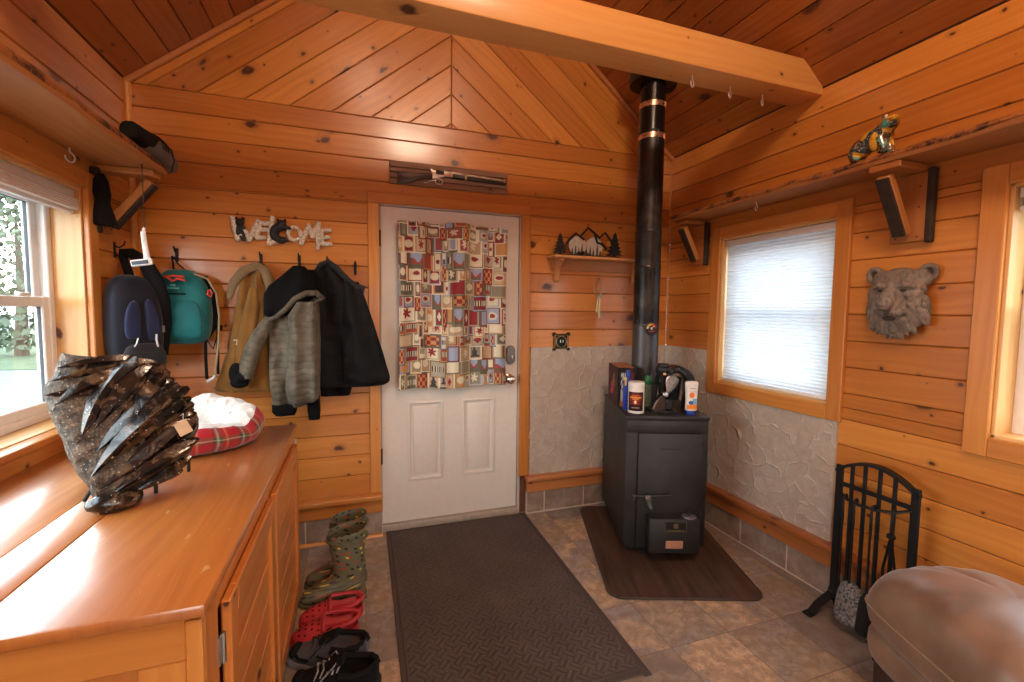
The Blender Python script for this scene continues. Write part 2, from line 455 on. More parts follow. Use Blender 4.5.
# ---------------- base ledge: tile skirting, apron board and cap
q = NT('skirting_tile'); co = q.objco(); a = q.noise(co, 7., 5., .6, .4); b = q.noise(co, 30., 4.)
c = q.mix(q.mr(a, .35, .65), lin('#857161'), lin('#a89585')); c = q.mix(q.mr(b, .4, .65, .3, 0.), c, lin('#6b584c'))
q.set(color=c, rough=.4); q.bump(a, .15, .005); TILE = q.m
GROUT = plain('grout', '#c9bcae', .9)
def base_run(name, wall, a0, a1, joints, depth=0.):
    """wall: 'b' back (a = x) or 'r' right (a = y)"""
    def f(mb, lo, hi, d0, d1, z0, z1, **k):
        if wall == 'b': mb.bx(lo, hi, YB - d1, YB - d0, z0, z1, **k)
        else: mb.bx(XR - d1, XR - d0, lo, hi, z0, z1, **k)
    mb = MB(); js = [a0] + sorted(j for j in joints if a0 < j < a1) + [a1]
    for p, r in zip(js, js[1:]): f(mb, p + .004, r - .004, 0, .034, 0.006, .153, bev=.002)
    f(mb, a0, a1, 0, .031, 0, .155, bev=0, mat=1); f(mb, a0, a1 - .03, 0, .0385, 0, .006, bev=.001, mat=1)
    struct('baseboard_' + name, mb, [TILE, GROUT])
    mb = MB(); f(mb, a0 - .002, a1, 0, .044, .155, .238, bev=.003, grain=0 if wall == 'b' else 1)
    f(mb, a0 - .012, a1, 0, .068, .238, .272, bev=.008, seg=3, grain=0 if wall == 'b' else 1)
    return mb
struct('trim_4', base_run('back_left', 'b', -1.09, .15, [-.93, -.615, -.302, .0]), TRIM)
struct('trim_5', base_run('back_right', 'b', 1.135, XR - .04, [1.27, 1.585, 1.9]), TRIMR)
struct('trim_6', base_run('right', 'r', YF + .1, YB - .04, [2.75, 2.44, 2.125, 1.805, 1.49, 1.17, .86, .55, .24]), TRIMR)
mb = MB(); mb.tube([(-1.09, YB - .05, .004), (.15, YB - .05, .004)], .014, 8); struct('trim_7', mb, TRIM)

# ---------------- plastered stone heat shield panels
q = NT('flagstone_plaster'); uv = q.uv()
nz = q.node('TexNoise'); q.put(nz.inputs['Vector'], uv); nz.inputs['Scale'].default_value = 7.
w = q.node('VectorMath', operation='MULTIPLY_ADD'); q.put(w.inputs[0], nz.outputs['Color']); w.inputs[1].default_value = (.17, .17, 0); q.put(w.inputs[2], uv)
vo = q.node('TexVoronoi', voronoi_dimensions='2D', feature='DISTANCE_TO_EDGE'); q.put(vo.inputs['Vector'], w.outputs[0]); vo.inputs['Scale'].default_value = 8.5
v2 = q.node('TexVoronoi', voronoi_dimensions='2D'); q.put(v2.inputs['Vector'], w.outputs[0]); v2.inputs['Scale'].default_value = 8.5
e = vo.outputs['Distance']; fine = q.noise(uv, 60., 4.); mid = q.noise(uv, 16., 4., .6, .8)
ridge = q.mr(e, .0, .075, 1., 0.); brk = q.mr(mid, .40, .62, 0.1, 1.)
rd = q.math('MULTIPLY', ridge, brk)
c = q.mix(q.mr(mid, .3, .7), lin('#b0a091'), lin('#c4b6a6')); c = q.mix(q.math('MULTIPLY', rd, .8), c, lin('#e2d8c9'))
c = q.mix(q.math('MULTIPLY', q.xyz(v2.outputs['Color'])[0], .28), c, lin('#a39284'))
q.set(color=c, rough=.62, spec=.35)
hh = q.math('ADD', q.math('MULTIPLY', rd, 1.), q.math('ADD', q.math('MULTIPLY', fine, .08), q.math('MULTIPLY', mid, .5)))
hh = q.math('ADD', hh, q.math('MULTIPLY', v2.outputs['Distance'], .25))
q.bump(hh, .6, .012); STONE = q.m
def stone(name, O, A, N, w, h, notch=None):
    mb = MB(); O, A, N = V(O), V(A), V(N)
    for rect in ([(0, w, 0, h)] if not notch else notch):
        a0, a1, b0, b1 = rect; n = 24
        P = [O + A * a + V((0, 0, b)) + N * d for d in (.012, -.004) for a, b in ((a0, b0), (a1, b0), (a1, b1), (a0, b1))]
        uvs = [(a, b) for d in (0, 1) for a, b in ((a0, b0), (a1, b0), (a1, b1), (a0, b1))]
        mb.add(P, [[0, 1, 2, 3], [0, 4, 5, 1], [1, 5, 6, 2], [2, 6, 7, 3], [3, 7, 4, 0]], uvs=uvs, smooth=False)
    return struct(name, mb, STONE)
stone('wall_panel_back', (1.158, YB, .272), (1, 0, 0), (0, -1, 0), XR - 1.158, .912)
stone('wall_panel_right', (XR, YB - .012, .272), (0, -1, 0), (-1, 0, 0), 1.355, .912, [(0, .455, 0, .912), (.455, 1.353, 0, .66)])
# ---------------- entry door
DOORP = plain('door_paint', (.70, .64, .56), .38, var=.03)
STEEL = plain('brushed_steel', (.55, .54, .52), .3, metal=1.)
CHROME = plain('satin_chrome', (.72, .68, .6), .2, metal=1.)
IRON = plain('black_iron', (.012, .012, .013), .5, metal=.4, var=.3)
DARK = plain('dark_hardware', (.03, .025, .02), .5)
mb = MB()
cw, ct = .066, .022
for x0, x1, top in ((DX0 - cw, DX0, 1), (DX1, DX1 + cw, 1)):
    mb.bx(x0, x1, YB - ct, YB + .004, .272 if x0 < .5 else .272, DZ1, bev=.004, grain=2)
mb.extr([(DX0 - cw, DZ1), (DX1 + cw, DZ1), (DX1 + cw, DZ1 + cw), (DX0 - cw, DZ1 + cw)], ct, Mx(((1, 0, 0, 0), (0, 0, -1, YB + .0), (0, 1, 0, 0), (0, 0, 0, 1))), bev=.003, grain=0)
door = struct('door_1', mb, TRIM)
# jamb lining and stop
mb = MB(); LIN = plain('jamb_paint', (.52, .46, .40), .5, var=.05)
for x0, x1 in ((DX0 - .012, DX0 + .006), (DX1 - .006, DX1 + .012)): mb.bx(x0, x1, YB - .004, YB + .13, 0, DZ1, bev=.001)
mb.bx(DX0, DX1, YB - .004, YB + .13, DZ1 - .006, DZ1 + .012, bev=.001)
obj('jamb', mb, LIN, door)
# slab: flat face plus two raised panels in recessed moulded frames (lower half), curtain covers the rest
mb = MB(); sx0, sx1, sy = DX0 + .010, DX1 - .010, YB + .012
def face_strip(x0, x1, z0, z1): mb.bx(x0, x1, sy, sy + .042, z0, z1, bev=.0)
PN = [(.325, .535, .325, .83), (.685, .895, .325, .83)]
zb, zt = .050, DZ1 - .010
face_strip(sx0, PN[0][0], zb, zt); face_strip(PN[0][1], PN[1][0], zb, zt); face_strip(PN[1][1], sx1, zb, zt)
for p in PN: face_strip(p[0], p[1], zb, p[2]); face_strip(p[0], p[1], p[3], 1.02); face_strip(p[0], p[1], 1.02, zt)
mb.bx(DX0 + .001, DX1 - .001, sy + .042, sy + .06, .0, DZ1, bev=0)
obj('slab', mb, DOORP, door)
for p in PN:
    mb = MB(); x0, x1, z0, z1 = p
    def fr(i, d): return [(x0 + i, sy + d, z0 + i), (x1 - i, sy + d, z0 + i), (x1 - i, sy + d, z1 - i), (x0 + i, sy + d, z1 - i)]
    steps = [(-.012, -.001), (-.006, -.005), (.002, -.005), (.008, .008), (.024, .009), (.030, .005), (.048, -.001)]
    R = [fr(i, d) for i, d in steps]; vs = [v for r in R for v in r]
    fs = [[k * 4 + j, k * 4 + (j + 1) % 4, k * 4 + 4 + (j + 1) % 4, k * 4 + 4 + j] for k in range(len(R) - 1) for j in range(4)] + [[len(vs) - 4 + j for j in range(4)]]
    mb.add(vs, fs, smooth=False); obj('panel', mb, DOORP, door)
mb = MB(); mb.bx(DX0 - .0, DX1 + .0, YB - .012, YB + .08, .0, .046, bev=.006, seg=2)
obj('threshold', mb, plain('threshold', (.40, .33, .26), .45), door)
for z in (.50, 1.06, 1.88):
    mb = MB(); mb.tube([(DX0 + .004, YB - .004, z - .05), (DX0 + .004, YB - .004, z + .05)], .008, 8); mb.bx(DX0 + .002, DX0 + .012, YB - .002, YB + .012, z - .05, z + .05, bev=.001)
    obj('hinge', mb, DARK, door)
# keypad lock and lever knob
mb = MB(); pr = []
for i in range(28):
    a = 2 * PI * i / 28; r = .034
    pr.append((r * math.cos(a) * .95, (.030 if math.sin(a) > 0 else -.030) + r * math.sin(a)))
mb.extr(pr, .026, T(1.012, sy, 1.135) @ RX(PI / 2), bev=.006, seg=3)
lk = obj('lock', mb, plain('lock_grey', (.17, .165, .17), .4), door)
mb = MB(); mb.box(.012, .018, .034, T(1.016, sy - .034, 1.118), bev=.004, seg=2); obj('thumb_turn', mb, STEEL, lk)
mb = MB(); mb.lathe([(.033, 0), (.033, .006), (.022, .012), (.013, .02), (.013, .035), (.024, .042), (.030, .054), (.029, .066), (.020, .074), (.0, .076)], 24, T(1.005, sy, .968) @ RX(PI / 2))
obj('handle', mb, CHROME, door)
mb = MB(); mb.bx(DX1 - .004, DX1 + .006, YB - .006, YB + .004, .94, 1.0, bev=.001); obj('strike_plate', mb, DARK, door)

# ---------------- windows
q = NT('window_glass'); tr = q.node('BsdfTransparent'); gs = q.node('BsdfGlossy'); gs.inputs['Roughness'].default_value = .02
lw_ = q.node('LayerWeight'); lw_.inputs[0].default_value = .5; fo_ = q.math('ADD', q.math('MULTIPLY', q.math('POWER', lw_.outputs['Facing'], 5.), .5), .035); mx_ = q.node('MixShader'); tr.inputs[0].default_value = (.93, .96, .95, 1)
q.nt.links.new(fo_, mx_.inputs[0]); q.nt.links.new(tr.outputs[0], mx_.inputs[1]); q.nt.links.new(gs.outputs[0], mx_.inputs[2]); q.nt.links.new(mx_.outputs[0], q.out.inputs[0]); GLASS = q.m
def window(n, x, nx, w, cas=.076, stool=False, mull=True, front=False):
    """double-hung window in a side wall; nx = direction into the room; w = (y0,y1,z0,z1)"""
    y0, y1, z0, z1 = w
    if front: # front wall: swap axes
        M = Mx(((0, 1, 0, XL), (1, 0, 0, 0), (0, 0, 1, 0), (0, 0, 0, 1)))
    else: M = Mx.Identity(4)
    def bxx(mb, d0, d1, a0, a1, b0, b1, **k):  # d = depth from the wall face into the room
        X0, X1 = sorted((x + nx * d0, x + nx * d1))
        mb.box(X1 - X0, a1 - a0, b1 - b0, M @ T((X0 + X1) / 2, (a0 + a1) / 2, (b0 + b1) / 2), **k)
    mb = MB()
    for a0, a1 in ((y0 - cas, y0), (y1, y1 + cas)): bxx(mb, -.002, .022, a0, a1, z0 - (0 if stool else cas), z1 + cas, bev=.004, grain=2)
    bxx(mb, -.002, .0225, y0, y1, z1, z1 + cas, bev=.004, grain=1)
    if not stool: bxx(mb, -.002, .0225, y0, y1, z0 - cas, z0, bev=.004, grain=1)
    win = struct('window_%d' % n, mb, TRIM)
    mb = MB()  # jamb liner of pale boards
    bxx(mb, -.125, .0, y1 - .012, y1 + .002, z0, z1, bev=.002, grain=2); bxx(mb, -.125, .0, y0 - .002, y0 + .012, z0, z1, bev=.002, grain=2)
    bxx(mb, -.125, .0, y0, y1, z1 - .012, z1 + .002, bev=.002, grain=1)
    bxx(mb, -.125, .0, y0, y1, z0 - .002, z0 + .012, bev=.002, grain=1)
    obj('jamb_liner', mb, JAMBW, win)
    if stool:
        mb = MB(); bxx(mb, -.03, .055, y0 - cas - .02, y1 + cas + .0, z0 - .022, z0 + .008, bev=.008, seg=3, grain=1); obj('stool', mb, TRIM, win)
        mb = MB(); bxx(mb, -.002, .022, y0 - cas, y1 + cas, z0 - .022 - .075, z0 - .022, bev=.004, grain=1); obj('apron', mb, TRIM, win)
    def rect(mb, d0, d1, a0, a1, b0, b1, t, **k):
        bxx(mb, d0, d1, a0, a0 + t, b0, b1, **k); bxx(mb, d0, d1, a1 - t, a1, b0, b1, **k)
        bxx(mb, d0, d1, a0 + t, a1 - t, b0, b0 + t, **k); bxx(mb, d0, d1, a0 + t, a1 - t, b1 - t, b1, **k)
    mb = MB(); rect(mb, -.16, -.105, y0 + .01, y1 - .01, z0 + .01, z1 - .01, .035, bev=.004); obj('vinyl_frame', mb, WHITE, win)
    zm = (z0 + z1) / 2 + .005
    ya, yb_ = y0 + .043, y1 - .043
    def sash(d, b0, b1):
        mb = MB(); rect(mb, d - .028, d, ya, yb_, b0, b1, .042, bev=.004)
        s = obj('sash', mb, WHITE, win)
        mb = MB(); bxx(mb, d - .016, d - .012, ya + .04, yb_ - .04, b0 + .04, b1 - .04, bev=0); obj('pane', mb, GLASS, s)
        mb = MB(); rect(mb, d - .020, d - .008, ya + .036, yb_ - .036, b0 + .036, b1 - .036, .007, bev=0); obj('gasket', mb, plain('gasket', (.05, .055, .06), .6), s)
        return s
    sash(-.135, zm - .02, z1 - .045); s = sash(-.108, z0 + .045, zm + .022)
    mb = MB(); bxx(mb, -.11, -.09, (ya + yb_) / 2 + (.72 if stool else 0), (ya + yb_) / 2 + (.78 if stool else .06), zm + .02, zm + .036, bev=.004); obj('sash_lock', mb, WHITE, s)
    return win
window(1, XL, 1, LW, stool=True); window(2, XR, -1, RW1); window(3, XR, -1, RW2)
for i, f in enumerate(FW): window(4 + i, YF, 1, f, front=True)

# ---------------- pleated blinds
CREAM = plain('cream_blind', (.80, .77, .71), .6, var=.03)
q = NT('blind_fabric'); co = q.objco()
d = q.node('BsdfDiffuse'); t = q.node('BsdfTranslucent'); m_ = q.node('MixShader'); m_.inputs[0].default_value = .37
d.inputs[0].default_value = (.80, .82, .84, 1); t.inputs[0].default_value = (.50, .57, .65, 1)
q.nt.links.new(d.outputs[0], m_.inputs[1]); q.nt.links.new(t.outputs[0], m_.inputs[2]); q.nt.links.new(m_.outputs[0], q.out.inputs[0]); BLIND = q.m
def blind(label, x, nx, y0, y1, ztop, zbot, n, depth=.014, fab=None):
    th = thing('cellular_blind', label, 'blind', (x, (y0 + y1) / 2, ztop))
    h = ztop - zbot; L = y1 - y0
    mb = MB(); mb.box(.032, L, .038, T(0, 0, -.019), bev=.005, seg=2, grain=1); obj('headrail', mb, WHITE, th)
    z0, z1 = -.038, -(h - .016); pts = []
    for i in range(2 * n + 1): pts.append((nx * (depth if i % 2 else 0) - nx * depth / 2, lerp(z0, z1, i / (2 * n))))
    mb = MB(); vs = [(p[0], s * (L / 2 - .003), p[1]) for p in pts for s in (-1, 1)]
    if fab:
        mb = MB()
        for i in range(5): mb.box(.046, L - .004, (z0 - z1) / 5 + .001, T(nx * .006, 0, z0 + (i + .5) * (z1 - z0) / 5), bev=.004, seg=2, grain=1)
    else: mb.add(vs, [[2 * i, 2 * i + 1, 2 * i + 3, 2 * i + 2] for i in range(2 * n)], smooth=False)
    obj('pleated_fabric', mb, fab or BLIND, th, flat=True)
    mb = MB(); mb.box(.024, L, .018, T(0, 0, -h + .009), bev=.005, seg=2, grain=1); obj('bottom_rail', mb, WHITE, th)
    return th
blind('white pleated blind pulled down over the window beside the stove', XR + .035, -1, RW1[0] + .016, RW1[1] - .016, RW1[3] - .014, RW1[2] + .016, 44, .006)
blind('white pleated blind raised to the head of the bare window above the ottoman', XR + .035, -1, RW2[0] + .016, RW2[1] - .016, RW2[3] - .014, RW2[3] - .10, 12)
blind('rolled-up white blind at the head of the window above the wooden cabinet', XL - .032, 1, LW[0] + .016, LW[1] - .016, LW[3] - .012, LW[3] - .112, 14, .02, CREAM)

# ---------------- outside: yard, road and trees seen through the left window
q = NT('lawn'); n = q.noise(q.objco(), 2.2, 6.); q.set(color=q.mix(q.mr(n, .3, .7), (.035, .06, .02), (.07, .095, .04)), rough=1.); LAWN = q.m
mb = MB(); mb.bx(-90, 90, -60, 120, -.75, -.55, bev=0); struct('ground', mb, plain('pale_gravel', (.10, .105, .11), .95, nscale=3.))
mb = MB(); mb.box(70, 26, .03, T(-20, 31, -.545), bev=0); struct('lawn', mb, LAWN)
q = NT('asphalt'); n = q.noise(q.objco(), 1.3, 6.); q.set(color=q.mix(q.mr(n, .3, .7), (.085, .09, .095), (.11, .115, .12)), rough=.95); 
mb = MB(); mb.box(34, 17, .04, T(-18, 8.2, -.545) @ RZ(.06), bev=0); struct('road', mb, q.m)
q = NT('leaves'); n = q.noise(q.objco(), 1.2, 5.); q.set(color=q.mix(q.mr(n, .3, .7), (.045, .065, .04), (.12, .145, .09)), rough=.8); LEAF = q.m
BARK = plain('bark', (.09, .07, .05), .95, nscale=6.)
def tree(x, y, h, label, seed):
    r = random.Random(seed); th = thing('tree', label, 'tree', (x, y, -.55), group='trees across the road')
    mb = MB(); mb.tube([(0, 0, -.02), (.08, .05, h * .4), (.0, .1, h * .85)], [.22, .15, .04], 9); obj('trunk', mb, BARK, th)
    mb = MB()
    for i in range(1500):
        t = r.random(); zz = h * lerp(.05, 1.0, t); R = h * .34 * (math.sin(PI * min(1, .12 + t * .9)) ** .7 + .08)
        a = r.random() * 2 * PI; q_ = R * math.sqrt(r.random()); s = h * .018 * (.7 + r.random())
        M = T(q_ * math.cos(a), q_ * math.sin(a), zz) @ Euler((r.random() * 3, r.random() * 3, r.random() * 3)).to_matrix().to_4x4()
        mb.add([(-s, 0, 0), (0, -s * .6, .1 * s), (s, 0, 0), (0, s * .6, .1 * s)], [[0, 1, 2, 3]], M, smooth=False)
    o = obj('crown', mb, LEAF, th, rec=False); return th
for i, (x, y, h) in enumerate([(-8.6, 20.5, 5.6), (-12.4, 23, 6.4), (-16.6, 25, 6.8), (-4.6, 22, 5.8)]): tree(x, y, h, 'leafy green tree beyond the road outside the window above the cabinet', i)
# ---------------- wooden cabinet under the left window
CABTOP = wood('cabinet_top_pine', (.52, .18, .034), (.34, .092, .015), rough=.36, coat=1., kmin=.72, kscale=3., wear=.55, tonev=.12)
CABW = wood('cabinet_pine', (.66, .275, .06), (.50, .17, .03), rough=.34, kmin=.85, tonev=.14)
CABR = wood('cabinet_door_pine', (.60, .215, .045), (.44, .125, .02), rough=.34, kmin=.85, tonev=.14)
CABTOP.node_tree.nodes['Principled BSDF'].inputs['Coat IOR'].default_value = 1.75; CABTOP.node_tree.nodes['Principled BSDF'].inputs['Coat Roughness'].default_value = .24
CX0, CX1, CY0, CY1, CZ = XL + .028, -.277, .968, 2.402, .876
cab = thing('cabinet', 'long honey pine cabinet with scratched plank top under the left window', 'cabinet', ((CX0 + CX1) / 2, (CY0 + CY1) / 2, 0))
CO = V(cab.location)
def rel(mb): 
    for v in mb.bm.verts: v.co -= CO
    return mb
mb = MB()
for a, b in ((CX0, -.757), (-.7555, -.6485), (-.647, CX1)):
    mb.bx(a, b, CY0, CY1, CZ - .026, CZ, bev=.002 if b != CX1 else .006, seg=2, grain=1)
obj('top', rel(mb), CABTOP, cab)
fx = CX1 - .010
mb = MB()
mb.bx(CX0 + .01, fx - .022, CY0 + .02, CY1 - .02, .05, CZ - .03, bev=.002, grain=2)
obj('body', rel(mb), CABW, cab)
mb = MB(); ey = CY0 + .010   # near end: rails, stiles and a recessed panel
mb.bx(CX0, fx - .028, ey, ey + .02, CZ - .112, CZ - .027, bev=.003, grain=0)
mb.bx(fx - .028, fx, ey, ey + .022, .0, CZ - .036, bev=.003, grain=2)
mb.bx(fx - .105, fx - .029, ey + .002, ey + .02, .0, CZ - .112, bev=.003, grain=2)
mb.bx(CX0, CX0 + .08, ey + .002, ey + .02, .0, CZ - .112, bev=.003, grain=2)
mb.bx(CX0 + .08, fx - .105, ey + .002, ey + .02, .06, .16, bev=.003, grain=0)
obj('end_frame', rel(mb), CABW, cab)
mb = MB(); mb.bx(CX0 + .06, fx - .1, ey + .012, ey + .022, .1, CZ - .1, bev=0, grain=2)
obj('end_panel', rel(mb), CABW, cab)
mb = MB(); y0, y1 = ey + .022, CY1 - .012  # front face frame (faces the room)
for a, b in ((y0, y0 + .085), (1.655, 1.715), (y1 - .075, y1)): mb.bx(fx - .022, fx, a, b, .0, CZ - .03, bev=.003, grain=2)
mb.bx(fx - .022, fx - .0005, y0, y1, CZ - .085, CZ - .03, bev=.003, grain=1); mb.bx(fx - .022, fx - .0005, y0, y1, .02, .10, bev=.003, grain=1)
mb.bx(CX0, fx - .002, y1 - .02, y1 + .004, .0, CZ - .03, bev=.003, grain=2)
obj('face_frame', rel(mb), CABR, cab)
for (a, b, hy) in ((1.098, 1.664, 1.092), (1.70, 2.318, 2.326)):
    mb = MB(); z0, z1 = .09, CZ - .075; d0, d1 = fx + .001, fx + .021
    mb.bx(d0, d1, a, a + .066, z0, z1, bev=.004, grain=2); mb.bx(d0, d1, b - .066, b, z0, z1, bev=.004, grain=2)
    mb.bx(d0, d1, a + .066, b - .066, z1 - .066, z1, bev=.004, grain=1); mb.bx(d0, d1, a + .066, b - .066, z0, z0 + .066, bev=.004, grain=1)
    dr = obj('door', rel(mb), CABR, cab)
    mb = MB(); zz = z0 + .066; n = 5; hh = (z1 - z0 - .132) / n   # tongue-and-groove filling
    for i in range(n): mb.plank([(a + .06, zz + i * hh), (b - .06, zz + i * hh), (b - .06, zz + (i + 1) * hh), (a + .06, zz + (i + 1) * hh)], V((d0 + .009, 0, 0)), V((0, 1, 0)), V((0, 0, 1)), V((1, 0, 0)), ch=.005, dep=.007, gr=(1, 0))
    obj('door_panel', rel(mb), CABR, dr)
    for zc in (.70, .20):
        mb = MB(); mb.tube([(fx + .006, hy, zc - .034), (fx + .006, hy, zc + .034)], .0055, 8); mb.bx(fx - .001, fx + .004, hy - .018, hy + .012, zc - .032, zc + .032, bev=.001)
        obj('hinge', rel(mb), STEEL, dr)
mb = MB(); mb.bx(CX1 - .022, CX1 - .004, CY1 + .0, CY1 + .004, .70, .80, bev=.001); mb.tube([(CX1 - .012, CY1 + .004, .70), (CX1 - .012, CY1 + .004, .80)], .006, 8)
obj('hinge_plate', rel(mb), plain('zinc', (.62, .62, .60), .35, metal=.8), cab)

# ---------------- fossil slab on its iron stand
q = NT('fossil_matrix'); co = q.objco(); a = q.noise(co, 38., 6., .65); b = q.noise(co, 160., 3.); c_ = q.noise(co, 12., 3.)
c = q.mix(q.mr(a, .38, .62), lin('#2e261f'), lin('#7a6a58')); c = q.mix(q.mr(b, .60, .68, 0., .8), c, lin('#cdbfa8')); c = q.mix(q.mr(c_, .35, .6, .5, 0.), c, lin('#241d18'))
q.set(color=c, rough=.6); q.bump(q.math('ADD', a, q.math('MULTIPLY', b, .4)), .9, .012); MATRIX = q.m
q = NT('polished_fossil'); co = q.objco(); uv = q.uv(); a = q.noise(co, 26., 5., .6, .5); b = q.noise(co, 90., 3.)
c = q.mix(q.mr(a, .50, .62), lin('#14100e'), lin('#5b4632')); c = q.mix(q.mr(a, .66, .71, 0., .9), c, lin('#a8977f')); c = q.mix(q.mr(b, .68, .72, 0., .7), c, lin('#e0d6c6'))
q.set(color=c, rough=.2, spec=.55, coat=.25); q.bump(a, .35, .006); POLISH = q.m
FO, fa = V((-.662, 1.53, CZ)), math.radians(25)
fo = thing('fossil_slab', 'dark polished fossil rock of jagged pointed shells leaning on an iron stand', 'fossil', FO, fa)
fout = [(-0.073, 0.447), (-0.033, 0.436), (0.054, 0.421), (0.136, 0.377), (0.169, 0.342), (0.192, 0.304), (0.227, 0.219), (0.23, 0.186), (0.216, 0.156), (0.21, 0.126), (0.182, 0.1), (0.113, 0.055), (0.064, 0.03), (0.05, 0.014), (0.022, 0.01), (-0.005, 0.01), (-0.025, 0.018), (-0.031, 0.057), (-0.056, 0.105), (-0.076, 0.174), (-0.087, 0.221), (-0.108, 0.304), (-0.116, 0.341), (-0.108, 0.368), (-0.091, 0.389)]
def resample(P, n):
    P = [V(p) for p in P] + [V(P[0])]; L = [0]
    for a, b in zip(P, P[1:]): L.append(L[-1] + (b - a).length)
    out = []; j = 0
    for i in range(n):
        s = L[-1] * i / n
        while L[j + 1] < s: j += 1
        out.append(P[j].lerp(P[j + 1], (s - L[j]) / (L[j + 1] - L[j])))
    return out
R0 = resample(fout, 90); cen = V((.04, .22))
tilt = RX(-.227)
mb = MB(); rings = []
for k, (sc, y) in enumerate([(.02, -.012), (.5, -.016), (.8, -.012), (.93, -.002), (1.0, .016), (1.01, .04), (.97, .065), (.8, .085), (.4, .095), (.02, .096)]):
    r = []
    for i, p in enumerate(R0):
        w = 1 + .035 * fn(p.x * 30, p.y * 30, k * .5); pp = cen + (p - cen) * sc * w
        r.append((pp.x, y + .012 * fn(pp.x * 25, pp.y * 25, k), max(.006, pp.y)))
    rings.append(r)
mb.loft(rings, tilt); obj('rock', mb, MATRIX, fo, ang=50)
def inside(p, P=fout):
    c = False; j = len(P) - 1
    for i in range(len(P)):
        if (P[i][1] > p[1]) != (P[j][1] > p[1]) and p[0] < (P[j][0] - P[i][0]) * (p[1] - P[i][1]) / (P[j][1] - P[i][1]) + P[i][0]: c = not c
        j = i
    return c
shells = [(-.112, .330, 4, .15, .040), (-.100, .365, 12, .17, .036), (-.085, .400, 4, .17, .030), (-.03, .420, -8, .16, .030), (-.095, .30, 30, .16, .040), (.03, .375, 4, .12, .030), (.07, .345, -14, .10, .028),
 (-.045, .205, 60, .25, .062), (-.015, .225, 52, .21, .052), (.035, .255, 44, .17, .046), (.07, .28, 34, .12, .038), (.10, .275, 20, .09, .030),
 (-.022, .155, 50, .27, .060), (.02, .175, 44, .22, .054), (.065, .215, 36, .17, .044), (.11, .235, 26, .11, .034),
 (-.030, .095, 44, .27, .056), (.015, .125, 42, .23, .050), (.06, .155, 36, .19, .044), (.10, .185, 30, .13, .036), (.135, .20, 22, .09, .028),
 (-.018, .055, 36, .25, .050), (.025, .085, 36, .22, .048), (.07, .115, 34, .17, .042), (.11, .145, 28, .12, .034),
 (.0, .030, 28, .22, .044), (.045, .055, 30, .19, .042), (.09, .085, 30, .14, .036), (.13, .11, 26, .10, .030), (.05, .025, 20, .13, .034), (.10, .055, 26, .11, .030)]
for i, (sx, sz, ang, Ls, W) in enumerate(shells):
    r = random.Random(i * 7 + 3); mb = MB(); rings = []; skew = r.uniform(-.5, .5)
    for t, w in ((0, .02), (.08, .22), (.2, .48), (.38, .80), (.58, 1.0), (.76, .98), (.90, .74), (1.0, .30)):
        x = t * Ls; bow = .22 * W * math.sin(t * PI) * (1 if i % 3 else -.6); h = .5 * W * w
        ring = []
        for (k, d) in ((-1, 0), (-.55, -.30), (skew * .3, -.52 - .1 * r.random()), (.55, -.26), (1, 0), (.5, .22), (-.5, .22)): ring.append((x + .03 * W * fn(i, t * 4, k), d * h * 1.25, k * h + bow))
        rings.append(ring)
    M = tilt @ T(sx, -.010 - .006 * (i % 3), sz) @ RY(-math.radians(ang)) @ RZ(-.07 - .09 * r.random()) @ RX(r.uniform(-.25, .55))
    mb.loft(rings, M, smooth=True)
    for v in mb.bm.verts: v.co.z = max(v.co.z, .012)
    obj('fossil_shell', mb, POLISH, fo, ang=24)
# base lump at the foot
mb = MB(); mb.blob((.015, -.035, .028), (.062, .032, .026), f=lambda d: .25 * fn(d.x * 3, d.y * 3, d.z * 3 + 5)); obj('rock_foot', mb, POLISH, fo, ang=40)
st = thing('display_stand', 'black iron bar stand holding up the dark fossil rock', 'stand', FO, fa)
mb = MB()
def st_(pts, r): 
    q_ = [Mx.Rotation(-fa, 3, 'Z') @ (V(p) - V((FO.x, FO.y, 0))) for p in pts]; mb.tube(q_, r, 8)
A1, A2, A3 = V((-.575, 1.607, 0)), V((-.545, 1.79, 0)), V((-.745, 1.60, 0)); h = V((0, 0, .05)); g = V((0, 0, .003))
st_([A1 + g, A1 + h], .0055); st_([A2 + g, A2 + h], .0055); st_([A1 + h, A2 + h], .005); st_([A3 + g, A3 + V((.015, .0, .03)), A3 + V((.035, .02, .055))], .0055)
st_([A3 + V((.035, .02, .055)), A1 + V((-.02, -.005, .05)), A1 + h], .005); A4 = V((-.72, 1.80, 0)); st_([A4 + g, A4 + V((0, -.03, .06)), V((-.70, 1.74, .16)), V((-.70, 1.73, .28))], .0055)
st_([A4 + V((0, -.03, .06)), A2 + h], .005); st_([A3 + V((.035, .02, .055)), A4 + V((0, -.03, .06))], .005)
obj('stand_frame', mb, IRON, st)
pt = thing('price_tag', 'small buff paper tag tied to the right side of the fossil', 'tag', FO + Mx.Rotation(fa, 3, 'Z') @ V((.175, -.035, .205)), fa)
mb = MB(); mb.box(.034, .0012, .042, RY(-.4) @ RX(-.2), bev=.0003); obj('card', mb, plain('buff_card', '#c8a988', .8), pt)
mb = MB(); mb.tube([(0, 0, .02), (.004, .02, .04), (.0, .04, .03)], .0008, 6); obj('string', mb, plain('string', '#d8d0c0', .9), pt)

